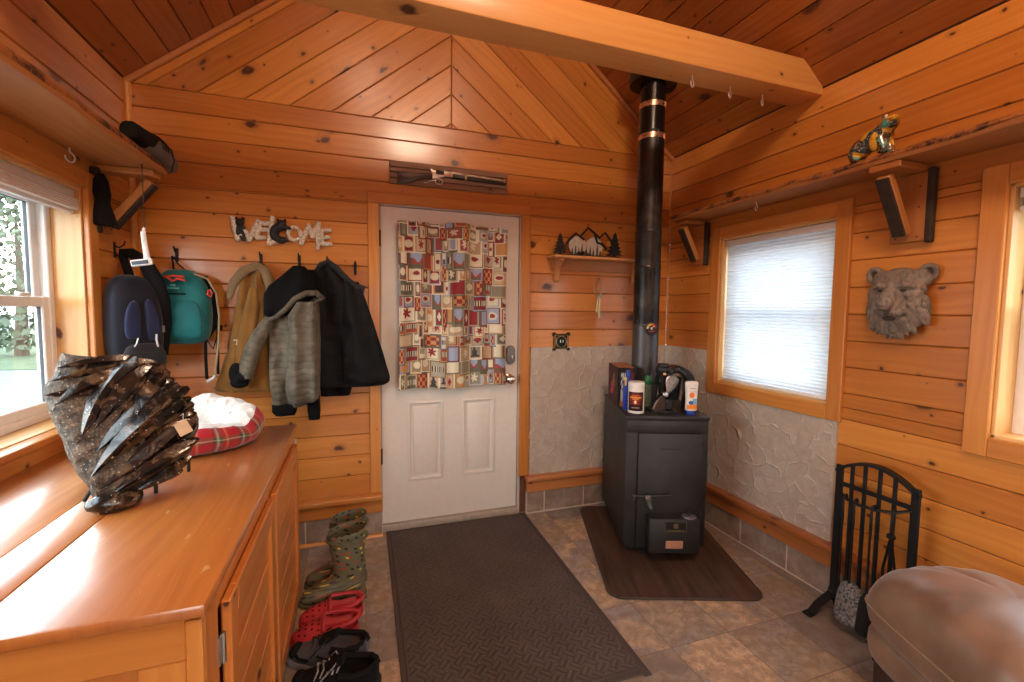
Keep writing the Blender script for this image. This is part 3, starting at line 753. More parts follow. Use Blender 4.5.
# ---------------- plaid pet bed
def plaid(u, v):
    """red tartan with green and dark bands, thin white and yellow lines"""
    def band(t):
        t = t % 1.0
        if t < .30: return 0
        if t < .335 or .63 < t < .665: return 1
        if t < .63: return 2 if not (.46 < t < .50) else 3
        if .80 < t < .815: return 4
        return 0
    R, G, Dk, W, Y = (.40, .010, .018), (.06, .10, .05), (.025, .022, .024), (.55, .52, .44), (.50, .28, .10)
    pal = [R, Dk, G, W, Y]; a, b = pal[band(u)], pal[band(v)]
    return tuple((p + s) / 2 for p, s in zip(a, b))
BED = attrcol('plaid_fleece', .9, sheen=.3, bump=.3)
pb = thing('pet_bed', 'round red tartan pet bed with white fleece lining on the cabinet', 'pet bed', (-.64, 2.155, CZ))
def bed_pt(u, v, part):
    ang = 2 * PI * v
    rx, ry = .262, .238
    dip = 1 - .34 * math.exp(-((((ang + .45 + PI) % (2 * PI)) - PI) / .22) ** 2)      # front dip (towards the viewer, right)
    lump = 1 + .05 * math.sin(ang * 5 + 1) + .04 * math.sin(ang * 9)
    H = (.140 + .030 * math.sin(ang - .2)) * (.35 + .65 * dip) * lump
    if part == 0: th = lerp(-PI * .5, PI * .30, u)      # outer side up to just over the crest
    else: th = lerp(PI * .30, PI * 1.35, u)
    tr = .072
    rr = 1 - tr / .25 + (tr / .25) * math.cos(th) * (1 + .03 * math.sin(ang * 11 + th * 3))
    z = H * .5 + H * .5 * math.sin(th)
    return V((rx * rr * math.cos(ang), ry * rr * math.sin(ang), max(.004, z + .003 * fn(ang * 6, th * 3))))
mb = MB(); mb.sheet(lambda u, v: bed_pt(u, v, 0), 40, 240, lambda u, v: plaid(u * 2.1 + .1, v * 16)); obj('bolster', mb, BED, pb)
FLEECE = cloth('white_fleece', '#e4e2dc', '#c9c5bd', .95, 90., 1.0, .6)
mb = MB(); mb.sheet(lambda u, v: bed_pt(u, v, 1) + V((0, 0, .008 * fn(u * 9, v * 60, 3))), 26, 160); obj('fleece_lining', mb, FLEECE, pb)
mb = MB(); mb.blob((0, 0, .028), (.19, .165, .024), nu=28); obj('cushion', mb, FLEECE, pb)

# ---------------- shelf along the left wall with its bracket
SHELFW = wood('live_edge_shelf', (.46, .19, .055), (.34, .12, .03), rough=.42, kmin=.8, coat=.05)
q = NT('bark_edge'); co = q.objco(); n = q.noise(co, 11., 5., .65); n2 = q.noise(co, 60., 4.)
q.set(color=q.mix(q.mr(q.math('ADD', n, q.math('MULTIPLY', n2, .35)), .62, .78), lin('#a0602c'), lin('#3e2213')), rough=.85); q.bump(n2, .9, .01); BARKW = q.m
CUTW = wood('bracket_pine', (.50, .205, .055), (.36, .125, .03), rough=.4, kmin=.9)
DKW = plain('dark_bark_side', (.035, .022, .014), .8, var=.5, nscale=30., bump=.5)
def live_shelf(label, x, nx, y0, y1, zb, th, depth, seed, brackets):
    t_ = thing('wall_shelf', label, 'shelf', (x, y1, zb)); n = 60; mb = MB(); be = MB()
    rows = []; edge = []
    for i in range(n + 1):
        y = lerp(y0, y1, i / n); d = depth(y) + .010 * fn(y * 3, seed) + .004 * fn(y * 14, seed + 3)
        z0, z1 = 0, th
        X = lambda v: nx * v
        rows.append([(X(.001), y - y1, z0), (X(d - .004), y - y1, z0), (X(d), y - y1, z0 + .006), (X(d), y - y1, z1 - .012), (X(d - .012), y - y1, z1), (X(.001), y - y1, z1)])
        b1 = .022 + .012 * fn(y * 7, seed + 8)
        edge.append([(X(d + .0015), y - y1, z0 + th * (.40 + .35 * fn(y * 6, seed))), (X(d + .004), y - y1, z1 - .016), (X(d - .008), y - y1, z1 + .002), (X(d - .012 - b1), y - y1, z1 + .0015)])
    mb.loft(rows, smooth=False); obj('board', mb, SHELFW, t_)
    be.loft(edge, closed=False, caps=False); obj('bark_edge', be, BARKW, t_)
    for (by, bw, bh, proj) in brackets:
        mb = MB(); mb.box(.03, bw, bh, T(nx * .016, by - y1, -bh / 2 - .03), bev=.004, grain=2)      # back plate
        bk = obj('bracket', mb, CUTW, t_)
        mb = MB(); mb.box(.034, .026, bh + .02, T(nx * .018, by - y1 - bw / 2 - .010, -bh / 2 - .028), bev=.006, grain=2); obj('bark_strip', mb, DKW, bk)
        mb = MB(); mb.box(proj, bw * .9, .028, T(nx * (proj / 2 + .01), by - y1, -.015), bev=.004, grain=0); obj('top_block', mb, CUTW, bk)
        mb = MB(); L = math.hypot(proj - .05, bh - .05); a = math.atan2(proj - .05, bh - .05)
        M = T(nx * ((proj - .05) / 2 + .035), by - y1 + bw * .08, -(bh) / 2 - .022) @ RY(nx * a)
        mb.box(.036, .055, L, M, bev=.005, grain=2); s = obj('strut', mb, CUTW, bk)
        mb = MB(); mb.box(.012, .052, L * .97, M @ T(nx * .022, 0, 0), bev=.003, grain=2); obj('strut_bark', mb, DKW, s)
        mb = MB()
        for dz in (.06, bh * .5, bh - .02):
            for dy in (-.3, .3): mb.blob((nx * .0315, by - y1 + dy * bw, -.03 - dz), (.003, .004, .004), nu=8, nv=6)
        obj('screw', mb, DARK, bk)
    return t_
live_shelf('rough live-edge plank shelf running above the window over the cabinet', XL, 1, -.9, 2.68, 2.078, .046, lambda y: .252 + .0 * y, 4, [(2.62, .10, .27, .22)])
live_shelf('rough live-edge plank shelf running above the two windows by the stove', XR, -1, -.9, 2.70, 2.074, .040, lambda y: .20 + .03 * sst(1.6, .6, y), 9, [(2.60, .115, .27, .17), (1.325, .135, .29, .19)])
def cup_hook(x, y, z, label, grp=None, s=1., rz=0):
    mb = MB(); mb.tube([(0, 0, .004), (0, 0, -.012)], .0016, 6); p = [(0, 0, -.010)]
    for i in range(11):
        a = PI * .5 - i / 10 * 1.55 * PI; p.append((.011 * math.cos(a) * 1, 0, -.021 + .011 * math.sin(a)))
    mb.tube(p, .0016, 7); o = obj('cup_hook', mb, plain('white_metal', (.75, .74, .72), .3), loc=(x, y, z)); o.scale = (s, s, s); o.rotation_euler = (0, 0, rz)
    return tag(o, label, 'hook', grp)

# boot lying on the shelf end
UPG = cloth('grey_suede', '#6d655f', '#4f4844', .9, 200., .4)
BLK = cloth('black_fabric', '#111013', '#08080a', .85, 220., .3, .0)
BLKR = plain('black_rubber', (.012, .012, .013), .55)
def shoe(mb, L, W, rim, dome, t0, t1, foot, n=44, m=13):
    rows = []
    for i in range(n + 1):
        t = i / n
        w = W * (.5 * (1 - (abs(2 * min(t, .5) - 1)) ** 2.6) ** .5 if t < .5 else .5 * lerp(1, .80, sst(.5, .85, t)) * (1 - max(0, (t - .86) / .14) ** 2.4 * .75) ** .5) + .004
        w *= lerp(1.0, .86, math.exp(-((t - .62) / .16) ** 2)) 
        hr, hd = interp(rim, t)[0], interp(dome, t)[0]
        o = sst(t0 - .03, t0, t) * (1 - sst(t1, t1 + .02, t))
        ring = [((t - .5) * L, w * s, 0) for s in (-.92, -.3, .3, .92)] + [((t - .5) * L, w * 1.02, hr * .35), ((t - .5) * L, w * .98, hr * .7)]
        for j in range(m):
            s = 1 - 2 * j / (m - 1)
            zd = hr + (hd - hr) * (1 - abs(s) ** 2.2)
            zo = foot + (hr - foot) * abs(s) ** 9
            ring.append(((t - .5) * L, w * s * .95, lerp(zd, zo, o)))
        ring += [((t - .5) * L, -w * .98, hr * .7), ((t - .5) * L, -w * 1.02, hr * .35)]
        rows.append(ring)
    mb.loft(rows); return mb
def sole(mb, L, W, h, over=1.04, n=40):
    rows = []
    for t, e in ((0, .97), (.2, 1), (.8, 1), (1, .97)):
        ring = []
        for i in range(n):
            a = 2 * PI * i / n; c, s = math.cos(a), math.sin(a)
            x = abs(c) ** .75 * math.copysign(1, c) * L / 2 * over; wd = W / 2 * over * (1.0 if c < 0 else lerp(1, .84, min(1, c * 1.5)))
            ring.append((x * e, abs(s) ** .75 * math.copysign(1, s) * wd * e, h * t))
        rows.append(ring)
    mb.loft(rows); return mb
def laces(mb, pts, w, h, r=.0028):
    for i, (x, z) in enumerate(pts):
        mb.tube([(x, -w, z - h), (x + .008, -w * .5, z + .002), (x - .004, w * .5, z + .003), (x + .006, w, z - h)], r, 6)
bt = thing('felt_shoe', 'grey felt shoe with black laced opening lying on the end of the left shelf', 'shoe', (-.885, 2.60, 2.1245), 0)
def shoe_sec(y, r, z, w=1.): return [(r * w * math.copysign(abs(math.cos(a)) ** .8, math.cos(a)), y, max(.002, z + r * math.sin(a))) for a in [2 * PI * i / 24 for i in range(24)]]
mb = MB(); mb.loft([shoe_sec(-.13, .036, .045), shoe_sec(-.05, .046, .05), shoe_sec(.05, .050, .048), shoe_sec(.13, .048, .042), shoe_sec(.19, .040, .034), shoe_sec(.22, .026, .026), shoe_sec(.23, .010, .022)]); obj('felt_body', mb, UPG, bt, ang=60)
mb = MB(); mb.loft([shoe_sec(-.235, .030, .055), shoe_sec(-.232, .036, .055), shoe_sec(-.17, .040, .055), shoe_sec(-.10, .044, .056), shoe_sec(-.03, .040, .066), shoe_sec(.02, .024, .082), shoe_sec(.04, .008, .09)]); obj('ankle_part', mb, BLK, bt, ang=60)
mb = MB(); mb.loft([shoe_sec(-.2365, .029, .055), shoe_sec(-.2363, .004, .055)]); obj('opening', mb, plain('opening_dark', (.004, .004, .004), .9), bt)
mb = MB()
for y, z, r in ((-.03, .108, .05), (-.005, .112, .052), (.02, .110, .054)): mb.tube([(r * math.cos(a), y + .012 * math.sin(a * 3), .048 + (z - .046) * math.sin(a)) for a in [PI * i / 12 for i in range(13)]], .0028, 6)
mb.tube([(.04, -.02, .09), (.062, .02, .06), (.066, .05, .02), (.06, .03, -.04), (.05, .02, -.05)], .0024, 6); mb.tube([(.03, .02, .095), (.056, .06, .07), (.05, .09, .05), (.03, .07, .09)], .0024, 6); obj('lace', mb, BLKR, bt)

# ---------------- coat hooks and what hangs on them
def coat_hook(x, y, z, label, rz=0):
    mb = MB(); mb.box(.016, .006, .075, T(0, -.003, 0), bev=.002, seg=2); mb.tube([(0, -.004, .018), (0, -.022, .012), (0, -.040, .026), (0, -.046, .044)], .0042, 8); mb.tube([(0, -.004, -.02), (0, -.02, -.032), (0, -.034, -.026), (0, -.036, -.012)], .004, 8)
    o = obj('coat_hook', mb, IRON, loc=(x, y, z)); o.rotation_euler = (0, 0, rz); return tag(o, label, 'hook', 'iron coat hooks')
coat_hook(-.915, YB, 1.722, 'black iron hook holding the teal backpack'); coat_hook(-.508, YB, 1.712, 'black iron hook holding the tan work coat')
coat_hook(-.308, YB, 1.715, 'black iron hook holding the grey quilted coat'); coat_hook(-.155, YB, 1.705, 'black iron hook holding the black puffer jacket')
coat_hook(.002, YB, 1.685, 'empty black iron hook beside the white door'); coat_hook(XL, 2.745, 1.715, 'black iron hook on the side wall holding the navy backpack', -PI / 2 + PI)

def sring(cx, cy, z, w, d, p=3., n=30, f=None):
    out = []
    for i in range(n):
        a = 2 * PI * i / n; c, s = math.cos(a), math.sin(a)
        k = (abs(c) ** p + abs(s) ** p) ** (-1 / p); q_ = 1 + (f(a) if f else 0)
        out.append((cx + w / 2 * k * c * q_, cy + d / 2 * k * s * q_, z))
    return out
def packloft(mb, secs, p=3.2, wob=.02, seed=0, **k):
    mb.loft([sring(cx, cy, z, w, d, p, 36, lambda a: wob * fn(math.cos(a) * 2, math.sin(a) * 2, z * 9 + seed)) for z, cx, cy, w, d in secs], **k)
TEAL = cloth('teal_nylon', '#12777a', '#0a4f55', .55, 260., .35); TEALG = cloth('grey_teal_nylon', '#4a787a', '#3a5c60', .6, 260., .35)
NAVY = cloth('navy_nylon', '#15192b', '#0c0e17', .6, 260., .35); BLUEN = cloth('blue_nylon', '#27305a', '#181e3a', .55, 260., .3); CHAR = cloth('charcoal_nylon', '#2a2c2f', '#18191b', .65, 260., .3)
REDC = plain('red_cord', (.55, .05, .03), .6); TANH = plain('tan_hose', '#9a8a6a', .5); WHITEP = plain('white_plastic', (.80, .80, .78), .4)
tp = thing('backpack', 'teal hiking backpack with red zip loop and drinking hose', 'backpack', (-.862, 2.835, 1.245), math.radians(6))
mb = MB(); packloft(mb, [(0, -.01, 0, .19, .13), (.012, -.01, -.005, .235, .165), (.06, .0, -.01, .255, .18), (.15, .006, -.01, .258, .185), (.24, .004, -.005, .252, .175), (.31, .0, .005, .23, .155), (.355, -.005, .015, .19, .12), (.385, -.01, .025, .13, .08), (.395, -.01, .03, .08, .04)], seed=1); obj('body', mb, TEAL, tp, ang=60, sub=1)
mb = MB(); packloft(mb, [(.02, -.115, -.03, .07, .10), (.03, -.118, -.04, .095, .14), (.12, -.12, -.045, .10, .15), (.20, -.118, -.035, .095, .135), (.265, -.112, -.02, .07, .10), (.285, -.105, -.01, .03, .05)], seed=3); obj('side_pocket', mb, TEALG, tp, ang=60, sub=1)
mb = MB(); packloft(mb, [(.03, .02, -.085, .13, .03), (.04, .02, -.09, .155, .045), (.13, .025, -.092, .16, .05), (.20, .02, -.088, .14, .04), (.235, .015, -.08, .10, .03)], seed=5); obj('front_pocket', mb, TEAL, tp, ang=60, sub=1)
mb = MB(); mb.tube([(-.07, -.10, .14), (-.075, -.105, .10), (-.07, -.10, .02)], .006, 8); mb.tube([(-.075, -.098, .25), (-.06, -.104, .21), (-.06, -.106, .05)], .005, 8); mb.tube([(-.08, -.08, .262), (.03, -.095, .262)], .004, 8); obj('trim_piping', mb, BLK, tp)
mb = MB(); mb.tube([(-.075, -.082, .335), (-.05, -.094, .35), (-.02, -.096, .325), (.0, -.096, .34), (.03, -.09, .33), (.025, -.09, .35), (-.02, -.09, .353), (-.06, -.085, .345)], .006, 8); mb.tube([(.13, -.05, .29), (.14, -.055, .27), (.135, -.055, .25), (.12, -.055, .262), (.125, -.055, .285)], .005, 8); obj('zip_loop', mb, REDC, tp)
mb = MB(); mb.tube([(-.035, .02, .37), (-.045, .045, .42), (-.052, .063, .465)], .005, 8, sq=.6); mb.tube([(.035, .02, .37), (-.02, .045, .42), (-.05, .063, .465)], .005, 8, sq=.6); obj('hang_loop', mb, BLK, tp)
mb = MB(); mb.tube([(.10, .0, .36), (.135, -.0, .27), (.148, .0, .16), (.135, .005, .09), (.10, .01, .03)], .014, 8, sq=.5); mb.tube([(.10, -.03, .03), (.098, -.03, -.08), (.10, -.03, -.19)], .008, 8, sq=.4); mb.tube([(.155, -.0, .13), (.15, -.0, -.0), (.148, .0, -.17)], .007, 8, sq=.4); mb.tube([(.10, -.03, .03), (.13, -.01, -.03), (.155, .0, .06)], .006, 8, sq=.5); mb.box(.022, .01, .03, T(.165, -.005, .085), bev=.004); obj('strap', mb, BLK, tp)
mb = MB(); mb.tube([(.06, -.03, .37), (.12, -.035, .345), (.155, -.035, .27), (.166, -.035, .15), (.158, -.035, .0), (.146, -.035, -.10), (.138, -.035, -.17)], .0052, 8); hs = obj('drinking_hose', mb, TANH, tp)
mb = MB(); mb.tube([(.138, -.035, -.17), (.13, -.035, -.185), (.10, -.04, -.205)], .007, 8); obj('bite_valve', mb, plain('clear_valve', (.6, .62, .62), .2), hs)
mb = MB(); mb.box(.05, .001, .008, T(-.02, -.0985, .29), bev=0); mb.box(.022, .001, .012, T(-.02, -.0985, .305), bev=0); obj('stitched_mark', mb, plain('stitch', '#3f8a88', .7), tp)

nv = thing('backpack', 'navy and black backpack hanging in the corner beside the window', 'backpack', (-1.0, 2.625, 1.125), math.radians(52)); nv.scale = (.90, .74, .96)
mb = MB(); packloft(mb, [(.0, 0, 0, .16, .10), (.015, 0, 0, .21, .14), (.10, 0, -.005, .25, .17), (.22, 0, -.005, .262, .18), (.34, 0, .0, .25, .165), (.42, 0, .01, .215, .14), (.465, 0, .02, .16, .10), (.485, 0, .03, .09, .05)], seed=11); obj('body', mb, NAVY, nv, ang=60, sub=1)
mb = MB(); packloft(mb, [(.17, -.045, -.088, .05, .02), (.19, -.05, -.092, .075, .03), (.28, -.05, -.092, .075, .03), (.36, -.035, -.085, .04, .02)], seed=13); packloft(mb, [(.16, .055, -.088, .05, .02), (.18, .052, -.092, .07, .03), (.28, .045, -.092, .065, .03), (.37, .03, -.085, .03, .02)], seed=14); obj('front_panel', mb, BLUEN, nv, ang=60, sub=1)
mb = MB(); packloft(mb, [(.0, .0, -.075, .15, .05), (.015, .0, -.09, .20, .075), (.07, .0, -.10, .215, .085), (.125, .0, -.095, .18, .06), (.15, .0, -.085, .12, .03)], seed=15); obj('lower_pocket', mb, CHAR, nv, ang=60, sub=1)
mb = MB(); mb.tube([(.02, .05, .47), (.035, .14, .575), (.045, .175, .605), (.062, .12, .60), (.078, .02, .555), (.10, -.03, .46), (.122, -.045, .36), (.13, -.045, .25), (.125, -.02, .08)], [.022, .022, .022, .028, .036, .044, .044, .040, .032, .014], 10, sq=.45); mb.tube([(.13, -.02, .12), (.135, -.02, .0), (.13, -.01, -.10)], .012, 8, sq=.4); obj('shoulder_strap', mb, BLK, nv, ang=60)
mb = MB(); mb.tube([(-.035, -.108, .175), (-.045, -.112, .15), (-.055, -.112, .135)], .0035, 7); mb.tube([(.055, -.108, .19), (.05, -.114, .165), (.056, -.114, .135)], .005, 7); mb.box(.010, .004, .022, T(.056, -.114, .13), bev=.002); obj('zip_pull', mb, WHITEP, nv)
mb = MB(); mb.box(.022, .002, .034, T(.108, -.078, .215) @ RZ(.5), bev=.0005); obj('woven_tag', mb, plain('grey_tag', '#8f8f8d', .8), nv)
mb = MB(); mb.tube([(-.02 + .012 * math.cos(a), -.145, .035 + .012 * math.sin(a)) for a in [PI * .9 + i * .35 for i in range(12)]], .0028, 7); obj('yellow_loop', mb, plain('yellow_cord', '#c9a52a', .6), nv)

sq_ = thing('squeegee', 'white plastic squeegee dangling on a chain from the left shelf', 'squeegee', (-.892, 2.49, 2.074))
mb = MB()
for i in range(29): 
    mb.blob((0, .002 * math.sin(i * 1.7), -.004 - i * .0097), (.0032, .0032, .0055), nu=7, nv=5)
obj('chain', mb, plain('brass_chain', (.14, .11, .07), .35, metal=.8), sq_)
mb = MB(); mb.tube([(0, 0, -.28), (-.004, 0, -.292), (.002, 0, -.30)], .006, 8); mb.tube([(-.006, -.002, -.298), (.0, -.004, -.36), (.008, -.006, -.422)], [.010, .011, .013], 10, sq=.6); mb.box(.082, .018, .03, T(-.012, -.008, -.436) @ RY(-.18), bev=.006, seg=2); hd = obj('handle', mb, WHITEP, sq_)
mb = MB(); mb.box(.062, .004, .016, T(-.016, -.019, -.437) @ RY(-.18), bev=.001); obj('dark_insert', mb, plain('dark_blue_insert', (.02, .025, .05), .4), sq_)
pc = MB()
pc.loft([sring(.0, .0, z, w, d, 2.2, 18, lambda a: .12 * math.sin(a * 5 + z * 40)) for z, w, d in ((.0, .022, .016), (-.03, .05, .03), (-.09, .06, .035), (-.13, .05, .03), (-.18, .085, .042), (-.222, .095, .045), (-.23, .06, .03))])
gp = obj('black_cap', pc, BLK, loc=(XL + .046, 2.545, 2.03), ang=60); tag(gp, 'limp black cloth cap hanging on the wall under the left shelf bracket', 'cap')
gp.rotation_euler = (0, 0, .6)
mbk = MB(); mbk.box(.004, .014, .05, T(.0, 0, 0), bev=.001); mbk.tube([(.002, 0, .02), (.018, 0, .016), (.024, 0, .028)], .003, 7); o = obj('cap_hook', mbk, plain('grey_clip', (.45, .45, .46), .35, metal=.7), loc=(XL + .003, 2.60, 2.02)); tag(o, 'grey metal hook behind the limp black cap', 'hook')

def garment(mb, secs, yc, th, seed, n=44, fold=.012, nf=5, M=None):
    """hanging cloth body: secs = (z, x_left, x_right, thickness factor)"""
    zs = []; dense = []
    for a, b in zip(secs, secs[1:]):
        m = max(2, int(abs(a[0] - b[0]) / .022))
        for i in range(m): dense.append(tuple(lerp(p, q_, i / m) for p, q_ in zip(a, b)))
    dense.append(secs[-1]); rings = []
    for z, x0, x1, k in dense:
        r = []; hw = (x1 - x0) / 2; xc = (x0 + x1) / 2
        for i in range(n):
            a = 2 * PI * i / n; c, s = math.cos(a), math.sin(a)
            x = xc + hw * math.copysign(abs(c) ** .8, c) * (1 + .02 * fn(z * 9, seed, a))
            f = fold * (math.sin((x - xc) / max(hw, .02) * nf + seed + z * 2.2) + 1.6 * fn(x * 14, z * 5, seed) + 1.1 * fn(x * 26, z * 17, seed + 4)) * min(1, hw / .08)
            y = yc + th * k * math.copysign(abs(s) ** .7, s) * .5 + (f if s < .2 else f * .2)
            r.append((x, min(y, YB - .004), z + .004 * fn(x * 20, z * 20, seed)))
        rings.append(r)
    mb.loft(rings, M)
TANC = cloth('tan_canvas', '#8f642c', '#6e4a20', .9, 300., .5); TANC2 = cloth('tan_lining', '#8a7150', '#6f5a40', .95, 120., .6, .4)
q = NT('grey_quilt'); uv = q.uv(); u, v, _ = q.xyz(uv); co = q.objco(); b = q.noise(co, 14., 4.)
l1 = q.math('ABSOLUTE', q.math('SINE', q.math('ADD', q.math('MULTIPLY', u, 84.), q.math('MULTIPLY', q.math('SINE', q.math('MULTIPLY', v, 45.)), .35))))
q.set(color=q.mix(q.mr(b, .3, .7), lin('#4a4337'), lin('#6c6252')), rough=.7, sheen=.15, spec=.3); q.bump(q.math('ADD', q.math('MULTIPLY', q.math('POWER', l1, .4), 1.), q.math('MULTIPLY', b, 1.6)), .6, .010); QUILT = q.m
q = NT('black_puffer'); uv = q.uv(); u, v, _ = q.xyz(uv); co = q.objco(); b = q.noise(co, 11., 4.)
l1 = q.math('ABSOLUTE', q.math('SINE', q.math('MULTIPLY', u, 32.)))
q.set(color=q.mix(q.mr(b, .3, .7), (.004, .004, .0045), (.008, .0075, .008)), rough=.7, spec=.2); q.bump(q.math('ADD', q.math('MULTIPLY', q.math('POWER', l1, .5), .35), b), .55, .012); PUFF = q.m
BLKF = cloth('black_fleece', '#0c0b0d', '#060607', .95, 160., .6, .0)
# tan work coat
tc_ = thing('coat', 'tan canvas work coat on the hook next to the teal backpack', 'coat', (-.56, 2.89, .97))
def CR(mb, o): 
    for v in mb.bm.verts: v.co -= V(o.location)
    return mb
mb = MB(); garment(mb, [(1.69, -.53, -.48, .5), (1.66, -.575, -.455, .8), (1.60, -.60, -.43, 1.), (1.48, -.62, -.40, 1.), (1.23, -.672, -.36, 1.1), (.985, -.745, -.33, 1.25), (.972, -.74, -.335, 1.1)], 2.893, .085, 1, fold=.018, nf=7); obj('body', CR(mb, tc_), TANC, tc_, ang=60)
mb = MB(); garment(mb, [(1.55, -.55, -.505, .8), (1.45, -.575, -.50, 1.2), (1.30, -.61, -.52, 1.3), (1.15, -.63, -.535, 1.2), (1.03, -.64, -.545, 1.0)], 2.845, .065, 4, fold=.006); obj('sleeve', CR(mb, tc_), TANC, tc_, ang=60)
mb = MB(); mb.tube([(-.655, 2.86, 1.492), (-.625, 2.845, 1.58), (-.575, 2.845, 1.645), (-.515, 2.85, 1.672), (-.475, 2.85, 1.65), (-.455, 2.845, 1.58), (-.45, 2.85, 1.50)], [.014, .024, .026, .024, .026, .024, .014], 10, sq=.6); obj('collar', CR(mb, tc_), TANC2, tc_, ang=60)
mb = MB(); mb.tube([(-.50, 2.846, 1.655), (-.515, 2.838, 1.52), (-.535, 2.832, 1.36), (-.555, 2.832, 1.20), (-.56, 2.835, 1.02)], [.008, .012, .013, .013, .010], 8, sq=.5); obj('front_placket', CR(mb, tc_), TANC, tc_, ang=60)
mb = MB(); mb.bx(-.634, -.615, 2.836, 2.838, 1.235, 1.265, bev=.0005); obj('sewn_patch', CR(mb, tc_), plain('patch_pale', '#c9b391', .8), tc_)
mb = MB(); mb.blob((-.565, 2.843, 1.335), (.008, .004, .008), nu=10); mb.blob((-.52, 2.83, 1.40), (.014, .006, .022), nu=10); obj('button', CR(mb, tc_), DARK, tc_)
# black puffer jacket
bc = thing('coat', 'black puffer jacket on the hook nearest the door', 'coat', (-.06, 2.89, .93))
mb = MB(); garment(mb, [(1.715, -.17, -.13, .6), (1.68, -.205, -.09, .9), (1.64, -.225, -.045, 1.0), (1.56, -.23, .035, 1.05), (1.44, -.235, .075, 1.1), (1.22, -.24, .145, 1.1), (1.02, -.24, .195, 1.15), (.985, -.24, .19, 1.0), (.97, -.235, .16, .9)], 2.895, .085, 7, fold=.010); obj('body', CR(mb, bc), PUFF, bc, ang=60)
mb = MB(); garment(mb, [(1.60, -.08, .02, .6), (1.48, -.085, .065, 1.1), (1.25, -.085, .135, 1.3), (1.03, -.075, .196, 1.2), (1.0, -.07, .195, 1.)], 2.858, .07, 9, fold=.010); obj('sleeve', CR(mb, bc), PUFF, bc, ang=60)
mb = MB(); mb.tube([(-.225, 2.86, 1.64), (-.185, 2.85, 1.695), (-.147, 2.855, 1.712), (-.10, 2.85, 1.675), (-.04, 2.84, 1.61), (.035, 2.845, 1.555)], [.016, .022, .024, .026, .024, .014], 10, sq=.6); mb.tube([(.0, 2.85, 1.575), (.045, 2.84, 1.565), (.04, 2.845, 1.525)], [.02, .018, .006], 8); obj('collar', CR(mb, bc), CHAR, bc, ang=60)
mb = MB(); garment(mb, [(.985, -.21, -.02, 1.), (.94, -.20, -.03, 1.), (.915, -.20, -.04, .8)], 2.905, .05, 12); obj('hem', CR(mb, bc), BLKF, bc, ang=60)
# grey quilted coat with black lined hood
gc = thing('coat', 'grey quilted coat with black-lined hood hanging in the middle of the coats', 'coat', (-.33, 2.8, .80))
mb = MB(); garment(mb, [(1.50, -.36, -.20, .7), (1.44, -.415, -.19, .9), (1.38, -.45, -.19, 1.), (1.20, -.455, -.19, 1.05), (1.0, -.45, -.195, 1.1), (.90, -.445, -.20, 1.), (.885, -.44, -.21, .8)], 2.805, .095, 21, fold=.022, nf=6); obj('body', CR(mb, gc), QUILT, gc, ang=60)
mb = MB(); garment(mb, [(1.475, -.30, -.205, .6), (1.40, -.345, -.195, 1.), (1.25, -.345, -.192, 1.25), (1.10, -.36, -.193, 1.4), (1.0, -.37, -.195, 1.4), (.94, -.355, -.20, 1.2), (.92, -.32, -.225, .9)], 2.725, .105, 23, fold=.012, nf=5); obj('sleeve', CR(mb, gc), QUILT, gc, ang=60)
mb = MB(); mb.tube([(-.44, 2.79, 1.39), (-.49, 2.775, 1.30), (-.535, 2.765, 1.20), (-.56, 2.765, 1.10), (-.565, 2.765, 1.06)], [.035, .05, .055, .052, .042], 14, sq=.75); obj('sleeve', CR(mb, gc), QUILT, gc, ang=60)
mb = MB(); mb.tube([(-.565, 2.765, 1.075), (-.595, 2.765, 1.06), (-.615, 2.77, 1.04)], [.045, .048, .03], 12, sq=.8); mb.blob((-.61, 2.765, 1.085), (.036, .03, .06)); mb.blob((-.595, 2.765, 1.035), (.045, .03, .03)); obj('cuff', CR(mb, gc), BLKF, gc)
mb = MB(); garment(mb, [(1.675, -.325, -.265, .5), (1.63, -.37, -.225, .8), (1.56, -.445, -.20, 1.1), (1.52, -.47, -.215, 1.2), (1.46, -.472, -.26, 1.2), (1.41, -.475, -.33, 1.0), (1.385, -.455, -.40, .6)], 2.795, .11, 31, fold=.008); obj('hood_lining', CR(mb, gc), BLKF, gc, ang=60)
mb = MB(); mb.tube([(-.442, 2.742, 1.375), (-.40, 2.727, 1.395), (-.35, 2.72, 1.44), (-.31, 2.715, 1.49), (-.255, 2.72, 1.522), (-.205, 2.735, 1.525), (-.178, 2.75, 1.50), (-.205, 2.765, 1.475)], [.012, .018, .02, .022, .022, .022, .02, .01], 10, sq=.7); obj('hood_rim', CR(mb, gc), QUILT, gc, ang=60)
mb = MB(); garment(mb, [(1.66, -.255, -.215, .6), (1.60, -.245, -.185, 1.), (1.52, -.235, -.18, 1.)], 2.835, .06, 33, fold=.004); obj('hood_back', CR(mb, gc), BLKF, gc, ang=60)
mb = MB(); garment(mb, [(.90, -.445, -.315, 1.), (.86, -.445, -.32, 1.), (.838, -.43, -.33, .7)], 2.79, .07, 35, fold=.003); garment(mb, [(.94, -.265, -.20, 1.), (.86, -.265, -.197, 1.), (.806, -.26, -.20, .8)], 2.79, .06, 36, fold=.003); obj('black_hem', CR(mb, gc), BLKF, gc, ang=60)

